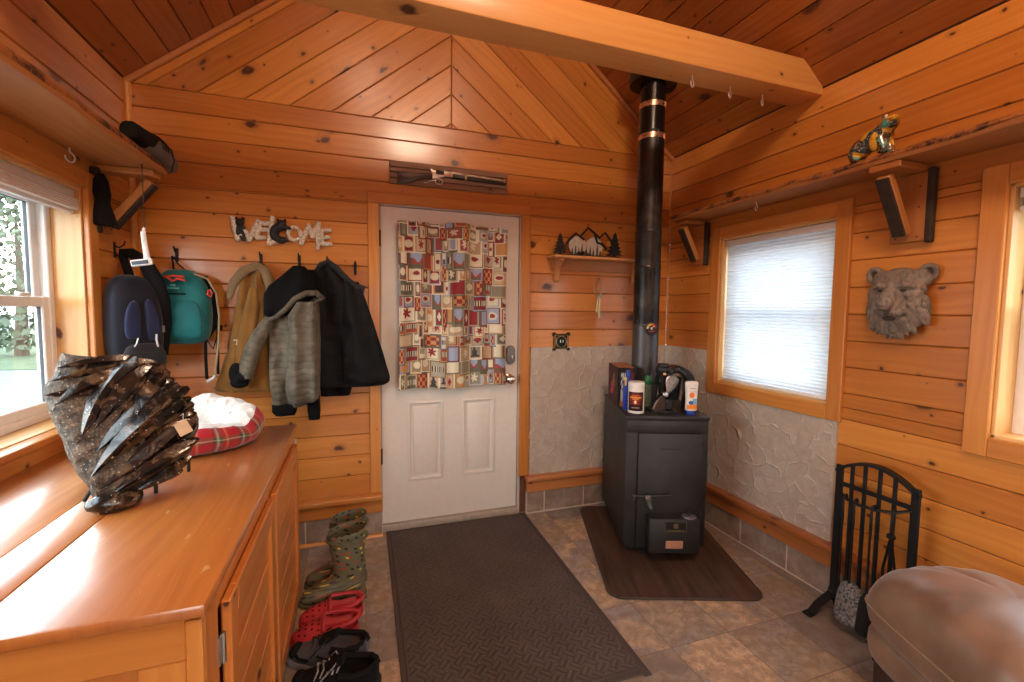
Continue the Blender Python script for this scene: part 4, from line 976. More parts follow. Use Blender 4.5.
# ---------------- footwear on the floor
q = NT('dotted_rubber'); uv = q.uv()
vo = q.node('TexVoronoi', voronoi_dimensions='2D'); q.put(vo.inputs['Vector'], uv); vo.inputs['Scale'].default_value = 34.; vo.inputs['Randomness'].default_value = .7
rc = q.xyz(vo.outputs['Color'])[0]; dm = q.mr(vo.outputs['Distance'], .21, .25, 1., 0.)
dc = q.mix(q.mr(rc, .52, .53), (.012, .012, .02), lin('#a8432f')); dc = q.mix(q.mr(rc, .80, .81), dc, lin('#d8b948'))
q.set(color=q.mix(dm, lin('#66654c'), dc), rough=.45); BOOT = q.m; BOOTG = plain('boot_sole', '#5d5b42', .55)
def boot(label, x, y, rz):
    t_ = thing('rubber_boot', label, 'boot', (x, y, 0), rz, 'dotted rubber boots'); t_.scale = (1.10, 1.14, .95)
    secs = [(.012, -.185, .075, .088), (.02, -.196, .078, .096), (.045, -.198, .078, .10), (.06, -.188, .076, .098), (.075, -.160, .075, .094), (.09, -.125, .073, .088), (.11, -.085, .070, .086), (.135, -.062, .068, .090), (.17, -.058, .068, .098), (.24, -.070, .074, .112), (.31, -.080, .080, .120), (.37, -.084, .084, .124), (.372, -.080, .080, .116), (.33, -.074, .074, .108), (.22, -.060, .062, .09), (.16, -.05, .055, .08)]
    rings = []
    for z, a, b, w in secs:
        rings.append([( (a + b) / 2 + (b - a) / 2 * math.copysign(abs(math.cos(u)) ** .85, math.cos(u)), w / 2 * math.copysign(abs(math.sin(u)) ** .85, math.sin(u)) * (1 if math.cos(u) > -.2 or z > .1 else 1.05), z + (.012 * math.cos(u) if .36 < z < .38 else 0)) for u in [2 * PI * i / 36 for i in range(36)]])
    mb = MB(); mb.loft(rings); obj('shell', mb, BOOT, t_, ang=60, sub=1)
    mb = MB(); s = MB(); sole(mb, .275, .102, .018); mb.bm.verts.ensure_lookup_table()
    for v in mb.bm.verts: v.co.x -= .06
    mb.box(.075, .09, .022, T(.042, 0, .011), bev=.006, seg=2); obj('sole', mb, BOOTG, t_)
    mb = MB(); mb.tube([(-.080 + .002, 0, .335)] + [(.0 + .086 * math.cos(a), .066 * math.sin(a), .325) for a in [PI + .25 + i * .25 for i in range(24)]], .008, 8, sq=1.0); bs = obj('strap_band', mb, BOOTG, t_)
    mb = MB(); mb.box(.03, .006, .022, T(-.01, -.071, .325), bev=.003); mb.box(.022, .008, .016, T(.025, -.071, .33) @ RY(.3), bev=.003); obj('buckle', mb, BOOTG, bs)
    return t_
boot('green rubber boot with coloured dots, the one nearer the red clogs', -.052, 2.325, .04); boot('green rubber boot with coloured dots, the one nearer the tiled wall', -.045, 2.475, .02)
REDF = plain('red_foam', (.46, .03, .04), .55, bump=.1); REDD = plain('red_foam_light', (.50, .05, .06), .6)
def clog(label, x, y, rz):
    t_ = thing('clog', label, 'clog', (x, y, .0), rz, 'red foam clogs'); t_.scale = (1.06, 1.22, .80)
    mb = MB(); shoe(mb, .255, .105, [(0, .035), (.15, .045), (.45, .062), (.6, .05), (1, .058)], [(0, .045), (.2, .075), (.45, .092), (1, .07)], .47, .965, .026); obj('upper', mb, REDF, t_, ang=60)
    mb = MB(); sole(mb, .26, .108, .022, 1.03); obj('sole', mb, REDF, t_)
    mb = MB(); pts = []
    for i in range(25):
        a = -PI * .5 + PI * i / 24; pts.append((-.005 + .135 * math.cos(a) ** .8 * 1.0 if math.cos(a) > 0 else -.005, .051 * math.sin(a), .070 + .028 * (1 - math.cos(a)) * .4 + .018 * math.cos(a)))
    mb.tube(pts, .0085, 8, sq=1.25); sp_ = obj('heel_strap', mb, REDF, t_)
    mb = MB(); mb.tube([(-.006, .05 * s, .072 + .025 * (1 - abs(s) ** 2)) for s in [-1 + i / 8 for i in range(17)]], .006, 8); obj('rim', mb, REDD, t_)
    mb = MB()
    for i in range(4):
        for j in range(3 + (i % 2)):
            xx = -.098 + i * .024; yy = (j - (2 + i % 2) / 2) * .022; tt = xx / .255 + .5; hd = interp([(0, .045), (.2, .075), (.45, .092)], tt)[0]; hr = interp([(0, .035), (.15, .045), (.45, .062)], tt)[0]; w = .05 * (1 - abs(2 * min(tt, .5) - 1) ** 2.6) ** .5
            mb.lathe([(0, 0), (.0048, .0), (.0048, .002), (0, .002)], 10, T(xx, yy, hr + (hd - hr) * (1 - min(1, abs(yy / (w * .95 + .004))) ** 2.2) - .0002) @ RX(-yy * 9) @ RY(-.45))
    obj('vent_hole', mb, plain('hole_shadow', (.05, .004, .006), .8), t_)
    mb = MB()
    for s in (-1, 1): mb.lathe([(0, 0), (.0075, 0), (.0075, .004), (.005, .006), (0, .006)], 14, T(-.002, .052 * s, .070) @ RX(-s * PI / 2))
    obj('rivet', mb, BLKR, t_)
    return t_
clog('red foam clog lying nearest the green boots', -.12, 2.185, .05); clog('red foam clog tucked against the grey sneaker', -.14, 2.06, .02)
SNK = cloth('grey_mesh', '#57535a', '#3a383d', .8, 240., .5); SOLEG = plain('pale_grey_sole', (.23, .23, .26), .6)
def sneaker(label, x, y, rz, mat, solem, lace, refl=None):
    t_ = thing('sneaker', label, 'sneaker', (x, y, 0), rz); t_.scale = (1.05, 1.12, .88)
    mb = MB(); shoe(mb, .295, .105, [(0, .05), (.2, .055), (.55, .085), (.8, .095), (1, .105)], [(0, .055), (.2, .078), (.42, .11), (1, .115)], .56, .95, .05); obj('upper', mb, mat, t_, ang=60)
    mb = MB(); sole(mb, .31, .11, .034, 1.03); obj('sole', mb, solem, t_)
    mb = MB(); mb.tube([(.02, -.046, .098), (.07, -.048, .092), (.12, -.036, .10), (.147, 0, .108), (.12, .036, .10), (.07, .048, .092), (.02, .046, .098)], .011, 8); mb.tube([(-.03, 0, .105), (.0, 0, .118), (.03, 0, .135)], [.03, .034, .03], 10, sq=.35); obj('collar', mb, BLK, t_)
    mb = MB(); laces(mb, [(-.065, .096), (-.045, .104), (-.025, .112), (-.005, .118), (.012, .124)], .036, .022, .0034); mb.tube([(.012, 0, .128), (-.01, .04, .125), (-.03, .05, .10)], .003, 6); mb.tube([(.012, 0, .128), (.0, -.04, .13), (-.03, -.055, .10), (-.05, -.06, .07)], .003, 6); obj('lace', mb, lace, t_)
    mb = MB(); mb.tube([(.10, -.053, .055), (.05, -.0545, .052), (.0, -.0535, .06), (-.03, -.052, .075)], .004, 7); mb.tube([(-.12, -.03, .062), (-.10, -.046, .055), (-.06, -.054, .055)], .005, 7); obj('side_overlay', mb, refl or BLK, t_)
    mb = MB(); mb.blob((-.128, 0, .052), (.024, .036, .024)); obj('toe_cap', mb, BLK, t_)
    return t_
sneaker('grey and black sneaker with pale sole beside the red clogs', -.115, 1.905, -.30, SNK, SOLEG, BLKR)
sneaker('black shoe with speckled laces in front of the grey sneaker', -.085, 1.755, -.22, BLK, BLKR, plain('speckled_lace', (.25, .24, .24), .7, var=.9, nscale=160.))
# ---------------- WELCOME sign of birch sticks with two black bears
BIRCH = plain('birch_stick', (.66, .57, .45), .75, var=.45, nscale=90., bump=.4); BEARB = plain('bear_black', (.012, .012, .013), .6)
ws = thing('welcome_sign', 'WELCOME sign of birch-stick letters and black bears above the coats', 'sign', (-.385, 2.93, 1.87))
def stick(name, segs, r=.0135):
    mb = MB()
    for s in segs:
        P = [V((x + .385, 0 + .004 * (i % 2), z - 1.87)) for i, (x, z) in enumerate(s)]; d = (P[-1] - P[0]).normalized() if (P[-1] - P[0]).length > .01 else V((0, 0, 0))
        if len(P) == 2: P = [P[0] - d * .006, P[0].lerp(P[1], .5), P[1] + d * .006]
        mb.tube(P, [r * (1 + .15 * math.sin(i * 2.3)) for i in range(len(P))], 9)
    obj(name, mb, BIRCH, ws)
stick('letter', [[(-.64, 1.942), (-.622, 1.822)], [(-.622, 1.822), (-.582, 1.872)], [(-.582, 1.872), (-.562, 1.820)], [(-.562, 1.820), (-.515, 1.936)]])
stick('letter', [[(-.503, 1.928), (-.526, 1.838)], [(-.526, 1.838), (-.486, 1.840)], [(-.512, 1.884), (-.462, 1.886)], [(-.50, 1.918), (-.462, 1.922)]], .012)
stick('letter', [[(-.441, 1.958), (-.464, 1.805)], [(-.464, 1.805), (-.434, 1.823), (-.371, 1.826)]])
stick('letter', [[(-.33 + .033 * math.cos(a), 1.872 + .038 * math.sin(a)) for a in [i * .45 for i in range(15)]]], .0115)
stick('letter', [[(-.294, 1.817), (-.252, 1.93)], [(-.252, 1.926), (-.234, 1.858)], [(-.234, 1.858), (-.20, 1.944)], [(-.20, 1.944), (-.206, 1.795)]])
stick('letter', [[(-.180, 1.902), (-.182, 1.820)], [(-.180, 1.90), (-.133, 1.906)], [(-.18, 1.862), (-.142, 1.864)], [(-.182, 1.822), (-.132, 1.824)]], .0115)
def bear_sil(cx, cz, s, name, arms):
    mb = MB(); c = lambda x, z, a, b, y=0: mb.blob((cx + .385 + x * s, -.002 + y, cz - 1.87 + z * s), (a * s, .012, b * s), nu=12, nv=8)
    c(0, 0, .036, .042); c(0, .052, .026, .026, -.004); c(-.019, .076, .009, .011); c(.019, .076, .009, .011); c(0, .045, .011, .010, -.012)
    for a in arms: mb.tube([(cx + .385 + x * s, -.006, cz - 1.87 + z * s) for x, z in a], .010 * s, 8)
    obj(name, mb, BEARB, ws)
bear_sil(-.605, 1.868, .9, 'bear_figure', [[(-.01, .02), (.02, -.01), (.025, -.05)], [(0, -.03), (.02, -.06)]])
# second bear curls into the letter C
mb = MB(); mb.tube([(-.01 + .040 * math.cos(a), -.002, .0 + .038 * math.sin(a) - .002) for a in [.75 + i * .27 for i in range(18)]], [.016 + .010 * math.sin(i / 17 * PI) for i in range(18)], 10)
mb.blob((-.01, -.006, .052), (.025, .016, .023), nu=12, nv=8); mb.blob((-.028, -.004, .073), (.008, .006, .010), nu=8, nv=6); mb.blob((.008, -.004, .073), (.008, .006, .010), nu=8, nv=6); mb.blob((.02, -.004, .03), (.022, .012, .012), nu=10, nv=8)
obj('bear_figure', mb, BEARB, ws)

# ---------------- replica rifle on a slatted plaque above the door
RUST = wood('weathered_plaque', (.30, .16, .09), (.15, .072, .04), rough=.6, coat=0, kmin=.9, gs=1.6, tonev=.35)
gp_ = thing('rifle_plaque', 'slatted brown plaque with a short revolving rifle above the door', 'plaque', (.59, YB, 2.283))
mb = MB()
for i, (z, h) in enumerate(((.054, .034), (.018, .026), (-.016, .028), (-.052, .034))): mb.box(.765, .016, h, T(0, -.012 - .002 * (i % 2), z + .0), bev=.003, grain=0)
obj('backboard', mb, RUST, gp_)
mb = MB(); mb.box(.755, .006, .13, T(0, -.003, 0), bev=0); obj('backing_strip', mb, DARK, gp_)
GX = lambda P: [(x - .59, z - 2.283) for x, z in P]
XZ = lambda y: Mx(((1, 0, 0, 0), (0, 0, -1, y), (0, 1, 0, 0), (0, 0, 0, 1)))
mb = MB(); mb.extr(GX([(.256, 2.282), (.256, 2.212), (.33, 2.225), (.40, 2.256), (.468, 2.262), (.468, 2.296), (.40, 2.290), (.36, 2.285)]), .026, XZ(-.02), bev=.006, seg=2); obj('stock', mb, wood('dark_stock', (.045, .025, .015), (.02, .01, .007), rough=.3), gp_)
SILV = plain('aged_silver', (.62, .58, .50), .32, metal=.85); GUN = plain('gun_steel', (.05, .05, .05), .35, metal=.7)
mb = MB(); mb.extr(GX([(.462, 2.305), (.452, 2.322), (.462, 2.325), (.48, 2.318), (.535, 2.322), (.60, 2.318), (.60, 2.288), (.545, 2.285), (.53, 2.278), (.465, 2.262)]), .02, XZ(-.018), bev=.003, seg=2)
mb.tube([(-.08 + .024 * math.cos(a), -.03, -.031 + .017 * math.sin(a)) for a in [i * .42 for i in range(16)]], .0045, 7); mb.tube([(-.098, -.03, -.026), (-.135, -.03, -.034), (-.165, -.03, -.048), (-.175, -.03, -.044)], .004, 7); mb.tube([(-.075, -.03, -.02), (-.08, -.03, -.036)], .003, 6); obj('receiver', mb, SILV, gp_)
mb = MB(); mb.lathe([(0, -.026), (.013, -.026), (.015, -.02), (.015, .02), (.013, .026), (0, .026)], 12, T(-.075, -.03, .023) @ RY(PI / 2)); obj('drum', mb, GUN, gp_)
mb = MB(); mb.tube([(.0, -.03, .030), (.36, -.03, .016)], .009, 10); obj('barrel', mb, SILV, gp_)
mb = MB(); mb.extr(GX([(.60, 2.308), (.60, 2.284), (.70, 2.276), (.955, 2.272), (.955, 2.288), (.69, 2.300)]), .022, XZ(-.018), bev=.004, seg=2); fe = obj('forestock', mb, GUN, gp_)
mb = MB(); mb.bx(.085, .10, -.042, -.02, -.008, .034, bev=.003); mb.bx(.345, .36, -.042, -.02, .0, .028, bev=.003); obj('barrel_band', mb, plain('dull_brass', (.55, .42, .2), .35, metal=.9), fe)

# ---------------- patchwork-print curtain on the door
crnd = random.Random(5)
PAL = [lin(c) for c in ('#dccfb2', '#8a2326', '#857d68', '#c0a482', '#c08a52', '#94a0b8', '#5f5b48', '#96443a', '#d3c8aa', '#a39a86', '#7a2024', '#b0906c')]
patches = []; z = 0.
while z < 1.12:
    h = crnd.choice((.062, .074, .088, .098)); x = -crnd.random() * .05
    while x < .90:
        w = crnd.choice((.052, .068, .084, .11)) * (1.0 if h > .06 else 1.25); sh = crnd.uniform(-.018, .018)
        patches.append((x, x + w, z + sh, z + sh + h * 1.25, crnd.randrange(12), crnd.randrange(12), crnd.choice((0, 0, 1, 2, 3, 3, 4, 6, 6, 5, 7, 7)), crnd.random())); x += w * .97
    z += h
byrow = {}
for i, p in enumerate(patches):
    for k in range(int(p[2] / .03) - 1, int(p[3] / .03) + 2): byrow.setdefault(k, []).append(p)
def curtain_col(x, z):
    c = PAL[6]
    for p in byrow.get(int(z / .03), ()):
        if p[0] <= x <= p[1] and p[2] <= z <= p[3]:
            w, h = p[1] - p[0], p[3] - p[2]; a, b = (x - p[0]) / w, (z - p[2]) / h; m = min(x - p[0], p[1] - x, z - p[2], p[3] - z)
            outer, inner = PAL[p[4]], PAL[p[5]]
            if p[4] == p[5]: inner = PAL[0]
            if m < .005: c = PAL[6] if p[6] % 2 else PAL[0]; continue
            if m < .012: c = outer; continue
            c = inner; da, db = a - .5, b - .5; k = p[6]
            dark = PAL[1] if sum(inner) > .9 else PAL[8]; dk = (.045, .035, .03)
            if k == 0 and (da / .33) ** 2 + (db / .22) ** 2 < 1: c = dark if (da / .22) ** 2 + (db / .12) ** 2 < 1 else PAL[8]
            elif k == 1: c = PAL[5] if b > .45 + .12 * math.sin(a * 9) else (PAL[7] if b > .25 else PAL[6])
            elif k == 2 and abs(da) < (.36 - b * .38) * (1 if int(b * 7) % 2 else .7) and .15 < b < .9: c = dk
            elif k == 3 and abs(db) < .16: c = dk if math.sin(a * 60) > -.2 else PAL[0]
            elif k == 4 and abs(da) + abs(db) < .26: c = dark
            elif k == 5: c = PAL[4] if (int(a * 4) + int(b * 4)) % 2 else PAL[1]
            elif k == 6 and math.hypot(da, db * .9) < .2 + .07 * math.sin(6 * math.atan2(db, da)): c = dark
    return c
CX, CW, CT, CB = .25, .712, 1.985, .935
cu = thing('curtain', 'gathered patchwork-print curtain of little cabin pictures on the white door', 'curtain', (CX + CW / 2, 2.925, CT))
def cpt(u, v):
    t = u; x = (v - .5) * CW * (1 - .02 * math.sin(t * PI)); 
    amp = .024 * (1 - .2 * t); y = -.016 - amp * (math.sin(v * 34 + 1.2 * math.sin(t * 2.2)) * .55 + math.sin(v * 13.5 + t * 1.6) * .75 + .3)
    y -= .030 * math.exp(-((v - .46 - .04 * t) / .035) ** 2) * (1 - t * .6)
    z = -(CT - CB) * t + (.012 * math.exp(-((v - .55) / .12) ** 2) + .005 * fn(v * 22)) * (1 - t) + (.008 * math.sin(v * 8 + 1) - .012 * math.exp(-((v - .02) / .1) ** 2)) * t
    return (x, y, z)
mb = MB(); mb.sheet(cpt, 330, 225, lambda u, v: curtain_col(v * .86 + .012 * math.sin(v * 30), 1.06 - u * 1.06))
cc_ = obj('fabric', mb, attrcol('printed_cotton', .6, bump=.15, spec=.4), cu, ang=180); cc_.modifiers.new('th', 'SOLIDIFY').thickness = .0015
mb = MB(); mb.tube([(-CW / 2 - .012, .0, -.012), (CW / 2 + .012, .0, -.012)], .005, 8); obj('rod', mb, plain('white_rod', (.75, .72, .66), .4), cu)

# ---------------- little corner shelf with a mountain ornament
sh = thing('small_shelf', 'small pine shelf with curved corbel on the wall behind the stovepipe', 'shelf', (1.66, YB, 1.812))
LIGHTP = wood('raw_pine', (.60, .29, .11), (.46, .19, .06), rough=.45, coat=0., kmin=.85)
mb = MB(); mb.box(.78, .15, .018, T(.0, -.075, .0), bev=.004, seg=2, grain=0); obj('board', mb, LIGHTP, sh)
mb = MB(); mb.box(.70, .018, .075, T(.0, -.009, -.046), bev=.003, grain=0); obj('back_rail', mb, LIGHTP, sh)
for s in (-1, 1):
    mb = MB(); pf = [(0, -.009), (.115, -.009), (.115, -.022), (.095, -.040), (.060, -.060), (.042, -.09), (.036, -.12), (.036, -.155), (.026, -.165), (.0, -.165)]
    mb.extr(pf, .028, T(s * .33 + (0 if s < 0 else -.028), 0, 0) @ Mx(((0, 0, 1, 0), (-1, 0, 0, 0), (0, 1, 0, 0), (0, 0, 0, 1))), bev=.003, grain=1); obj('corbel', mb, LIGHTP, sh)
SILH = plain('black_steel', (.014, .012, .011), .5, metal=.3)
md = thing('mountain_ornament', 'black metal mountain and pine tree ornament on the small shelf', 'ornament', (1.55, 2.865, 1.8215))
X0 = lambda P: [(x - 1.55, 0, z - 1.826) for x, z in P]
mb = MB()
mb.tube(X0([(1.345, 1.845), (1.40, 1.935), (1.455, 1.985), (1.49, 1.965), (1.549, 2.03), (1.60, 1.995), (1.64, 1.965), (1.685, 2.005), (1.73, 1.955), (1.765, 1.90)]), .0085, 8); mb.tube(X0([(1.49, 1.965), (1.52, 1.945)]), .007, 8); mb.tube(X0([(1.60, 1.995), (1.625, 1.93), (1.66, 1.925), (1.70, 1.89)]), .008, 8); mb.tube(X0([(1.29, 1.833), (1.81, 1.833)]), .007, 8); obj('ridge_line', mb, SILH, md)
def pine_sil(x, h, w):
    mb = MB(); P = []; n = 6
    for i in range(n):
        t0, t1 = i / n, (i + 1) / n; P.append((w * (1 - t0) * .55 + .004, h * (.12 + .88 * t0))) ; P.append((w * (1 - t0) * .28 + .002, h * (.12 + .88 * (t0 + .10))))
    P = [(.006, 0), (.006, h * .12)] + P + [(0, h)]; P = P + [(-a, b) for a, b in reversed(P[:-1])]
    mb.extr(P, .005, T(x, .0, -.0) @ Mx(((1, 0, 0, 0), (0, 0, -1, 0), (0, 1, 0, 0), (0, 0, 0, 1)))); obj('pine_tree', mb, SILH, md)
pine_sil(-.215, .155, .10); pine_sil(.215, .185, .125)
PALE = plain('pale_plate', (.55, .47, .40), .5, var=.15, nscale=60.)
for cx, r in ((-.075, .068), (.055, .066)):
    mb = MB(); mb.lathe([(0, 0), (r, 0), (r, .004), (0, .004)], 36, T(cx, .012, .075) @ RX(PI / 2)); obj('round_plate', mb, PALE, md)
for x, h in ((-.12, .05), (-.095, .07), (-.07, .05), (-.045, .085), (-.01, .05), (.02, .07), (.045, .05), (.075, .08), (.1, .045)):
    mb = MB(); mb.extr([(-.009, 0), (.009, 0), (.005, h * .35), (.007, h * .35), (.0, h), (-.007, h * .35), (-.005, h * .35)], .003, T(x, .004, .012) @ Mx(((1, 0, 0, 0), (0, 0, -1, 0), (0, 1, 0, 0), (0, 0, 0, 1)))); obj('little_pine', mb, plain('grey_pine', (.07, .065, .06), .6), md)
mb = MB(); mb.blob((-.06, .0, .022), (.028, .006, .014), nu=12, nv=8); mb.blob((-.035, .0, .03), (.012, .006, .01), nu=10, nv=8); obj('animal_shape', mb, SILH, md)

# old keys on a ring
BRASS = plain('old_brass', (.50, .36, .17), .35, metal=.85)
ky = thing('key_ring', 'ring of old brass keys hanging under the small shelf', 'keys', (1.675, 2.925, 1.60))
mb = MB(); mb.tube([(.0 + .038 * math.cos(a), 0, .015 + .055 * math.sin(a)) for a in [i * 2 * PI / 30 for i in range(31)]], .0036, 7); obj('ring', mb, BRASS, ky)
for x0, a, L in ((.0, .12, .13), (-.012, -.10, .15), (.012, .02, .17)):
    mb = MB(); M = T(x0, -.004 - .004 * abs(x0 * 100), -.035) @ RY(a)
    mb.tube([(.012 * math.cos(i * .42), 0, -.012 + .014 * math.sin(i * .42)) for i in range(16)], .004, 7, M); mb.tube([(0, 0, -.026), (0, 0, -L)], .0045, 7, M); mb.box(.02, .004, .012, M @ T(.011, 0, -L + .010), bev=.001); mb.box(.015, .004, .008, M @ T(.009, 0, -L + .028), bev=.001); obj('key', mb, BRASS, ky)
mb = MB(); mb.tube([(0, 0, 0), (0, -.035, .004)], .0025, 7); mb.blob((0, -.035, .004), (.005, .002, .005), nu=8, nv=6); o = obj('nail', mb, IRON, loc=(1.675, YB, 1.672)); tag(o, 'small nail holding the ring of brass keys', 'nail')
for x in (1.895, 2.02):
    mb = MB(); mb.box(.05, .005, .01, T(0, -.0025, 0), bev=.001); mb.tube([(0, -.004, 0), (0, -.03, -.008), (0, -.042, .006)], .003, 7); o = obj('wall_hook', mb, plain('brass_hook', (.40, .30, .16), .4, metal=.7), loc=(x, YB, 1.547))
    tag(o, 'little brass wall hook just %s of the stovepipe' % ('left' if x < 2 else 'right'), 'hook')
# ornamental wall plate
wp = thing('wall_plate', 'square dark bronze wall plate with scrolled corners by the door casing', 'wall plate', (1.392, YB, 1.222))
BRZ = plain('dark_bronze', (.05, .032, .018), .4, metal=.6, var=.4); GOLD = plain('antique_gold', (.38, .27, .12), .35, metal=.9)
mb = MB(); mb.box(.118, .012, .112, T(0, -.006, 0), bev=.004, seg=2)
for sx in (-1, 1):
    for sz in (-1, 1): mb.blob((sx * .056, -.008, sz * .054), (.018, .008, .014), nu=10, nv=8)
obj('plate', mb, BRZ, wp)
mb = MB(); mb.tube([(.040 * math.cos(i * .21), -.014, .040 * math.sin(i * .21)) for i in range(31)], .004, 7); mb.tube([(-.05, -.013, -.046), (-.05, -.013, .046), (.05, -.013, .046), (.05, -.013, -.046), (-.05, -.013, -.046)], .003, 6); obj('gold_rim', mb, GOLD, wp)
mb = MB(); mb.lathe([(0, 0), (.034, 0), (.03, .008), (.0, .009)], 24, T(0, -.012, 0) @ RX(PI / 2))
obj('socket', mb, IRON, wp)
mb = MB(); mb.box(.006, .004, .02, T(-.010, -.021, .004), bev=.001); mb.box(.006, .004, .02, T(.010, -.021, .004), bev=.001); obj('slot_glint', mb, SILV, wp)

# ---------------- door mat
q = NT('woven_rubber'); co = q.objco(); x, y, _ = q.xyz(co); s = 15.
a = q.math('MULTIPLY', q.math('ADD', x, y), s); b = q.math('MULTIPLY', q.math('SUBTRACT', x, y), s)
ck = q.math('MODULO', q.math('ADD', q.math('FLOOR', a), q.math('FLOOR', b)), 2.); ck = q.math('ABSOLUTE', ck)
sa = q.math('ABSOLUTE', q.math('SINE', q.math('MULTIPLY', a, PI * 2))); sb = q.math('ABSOLUTE', q.math('SINE', q.math('MULTIPLY', b, PI * 2)))
h = q.math('ADD', q.math('MULTIPLY', sa, ck), q.math('MULTIPLY', sb, q.math('SUBTRACT', 1., ck)))
fa_ = q.math('ABSOLUTE', q.math('SUBTRACT', q.math('FRACT', a), .5)); fb_ = q.math('ABSOLUTE', q.math('SUBTRACT', q.math('FRACT', b), .5))
dot = q.math('MULTIPLY', q.mr(fa_, .42, .5), q.mr(fb_, .42, .5)); nz = q.noise(co, 260., 2.); lo = q.noise(co, 4., 3.)
c = q.mix(q.mr(q.math('ADD', q.math('MULTIPLY', h, .4), q.math('MULTIPLY', lo, .6)), .2, .8), lin('#3e3531'), lin('#5e534d')); c = q.mix(q.math('MULTIPLY', dot, .6), c, lin('#b0a69e')); c = q.mix(q.mr(nz, .62, .75, 0., .35), c, lin('#8a7f78'))
q.set(color=c, rough=.75, spec=.3); q.bump(q.math('ADD', q.math('POWER', h, .6), q.math('MULTIPLY', nz, .25)), .6, .006); MAT = q.m
dm_ = thing('door_mat', 'dark brown woven-pattern rubber mat lying in front of the white door', 'mat', (.635, 2.185, 0), math.radians(-.9))
mb = MB(); mb.box(.885, 1.44, .007, T(0, 0, .0045), bev=.002); obj('woven_field', mb, MAT, dm_)
mb = MB(); RUBB = plain('mat_border', '#4a403b', .7)
for s in (-1, 1): mb.box(.034, 1.51, .006, T(s * .4585, 0, .0032), bev=.002); mb.box(.885, .034, .006, T(0, s * .728, .0032), bev=.002); mb.box(.012, 1.45, .010, T(s * .447, 0, .005), bev=.003, seg=2); mb.box(.885, .012, .010, T(0, s * .716, .005), bev=.003, seg=2)
obj('border', mb, RUBB, dm_)
# ---------------- hearth mat
q = NT('woodgrain_vinyl'); co = q.objco(); x, y, _ = q.xyz(co)
g = q.noise(q.comb(q.math('MULTIPLY', x, 22.), q.math('MULTIPLY', y, 1.6)), 1., 5., .6, .6); lo = q.noise(co, 6., 4.)
c = q.mix(q.mr(g, .3, .7), lin('#33241f'), lin('#5a4438')); c = q.mix(q.mr(lo, .6, .8, 0., .3), c, lin('#6e5a4e'))
q.set(color=c, rough=.42, spec=.4); HMAT = q.m
hm = thing('hearth_mat', 'dark woodgrain hearth mat with rounded corners under the wood stove', 'mat', (1.738, 2.262, 0), math.radians(-19.3))
def rrect(w, d, r, n=8):
    out = []
    for cx, cy, a0 in ((w / 2 - r, d / 2 - r, 0), (-w / 2 + r, d / 2 - r, PI / 2), (-w / 2 + r, -d / 2 + r, PI), (w / 2 - r, -d / 2 + r, 1.5 * PI)):
        for i in range(n + 1): out.append((cx + r * math.cos(a0 + i / n * PI / 2), cy + r * math.sin(a0 + i / n * PI / 2)))
    return out
mb = MB(); mb.extr(rrect(.785, 1.06, .07), .010, T(0, 0, .0008), bev=.003); obj('pad', mb, HMAT, hm)
mb = MB(); R = rrect(.785, 1.06, .07); mb.tube([(px * 1.0, py * 1.0, .006) for px, py in R + R[:1]], .0065, 6); obj('edge_bead', mb, plain('mat_edge', (.05, .035, .028), .5), hm)

# ---------------- wood stove
q = NT('stove_black'); co = q.objco(); a = q.noise(co, 9., 5., .6); b = q.noise(co, 70., 3.)
c = q.mix(q.mr(a, .35, .65), (.012, .0115, .012), (.024, .021, .020)); c = q.mix(q.mr(a, .62, .75, 0., .6), c, (.045, .035, .028)); q.set(color=c, rough=q.mr(b, .3, .7, .42, .58), spec=.5); q.bump(b, .06, .002); STOVE = q.m
SX, SY, SA = 1.815, 2.455, math.radians(-20.3); HZ = .0115
sv = thing('wood_stove', 'black steel wood stove with ash box standing on the hearth mat', 'stove', (SX, SY, HZ), SA)
TOP = .843 - HZ
mb = MB(); mb.box(.48, .70, .022, T(0, 0, TOP - .011), bev=.004, seg=2); obj('top_plate', mb, STOVE, sv)
mb = MB(); mb.box(.474, .69, TOP - .022 - .055, T(0, .004, (TOP - .022 + .055) / 2), bev=.006, seg=2); obj('body', mb, STOVE, sv)
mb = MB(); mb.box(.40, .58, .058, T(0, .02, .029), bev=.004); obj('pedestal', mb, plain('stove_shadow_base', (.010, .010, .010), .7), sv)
mb = MB(); mb.box(.464, .010, .072, T(.0, -.343, TOP - .062), bev=.003, seg=2); obj('front_lintel', mb, STOVE, sv)
mb = MB(); mb.box(.366, .026, .672, T(.014, -.353, .062 + .336), bev=.004, seg=2); mb.box(.115, .004, .006, T(.013, -.367, .645), bev=.001); dr = obj('door', mb, STOVE, sv)
mb = MB(); mb.tube([(.2, -.356, .22), (.2, -.356, .30)], .010, 8); mb.tube([(.2, -.356, .60), (.2, -.356, .68)], .010, 8); obj('hinge', mb, STOVE, dr)
COIL = plain('worn_steel', (.17, .15, .14), .4, metal=.6, var=.4)
mb = MB(); mb.tube([(-.19, -.386, .375), (-.13, -.388, .374), (.015, -.394, .384)], [.008, .008, .006], 8); mb.tube([(.015, -.394, .384)] + [(.015 + .008 * math.cos(a), -.394, .391 + .008 * math.sin(a)) for a in [-PI / 2 + i * .5 for i in range(13)]], .004, 6); mb.tube([(-.10, -.366, .375), (-.10, -.395, .375)], .012, 8); obj('handle', mb, STOVE, dr)
mb = MB(); mb.blob((-.115, -.40, .365), (.020, .012, .024), nu=12, nv=8); mb.tube([(-.115, -.402, .355), (-.105, -.405, .325), (-.098, -.405, .31)], [.015, .012, .010], 9); mb.box(.02, .02, .016, T(-.19, -.38, .375), bev=.004); mb.tube([(-.19, -.384, .375), (-.19, -.384, .345)], .004, 6); obj('latch', mb, COIL, dr)
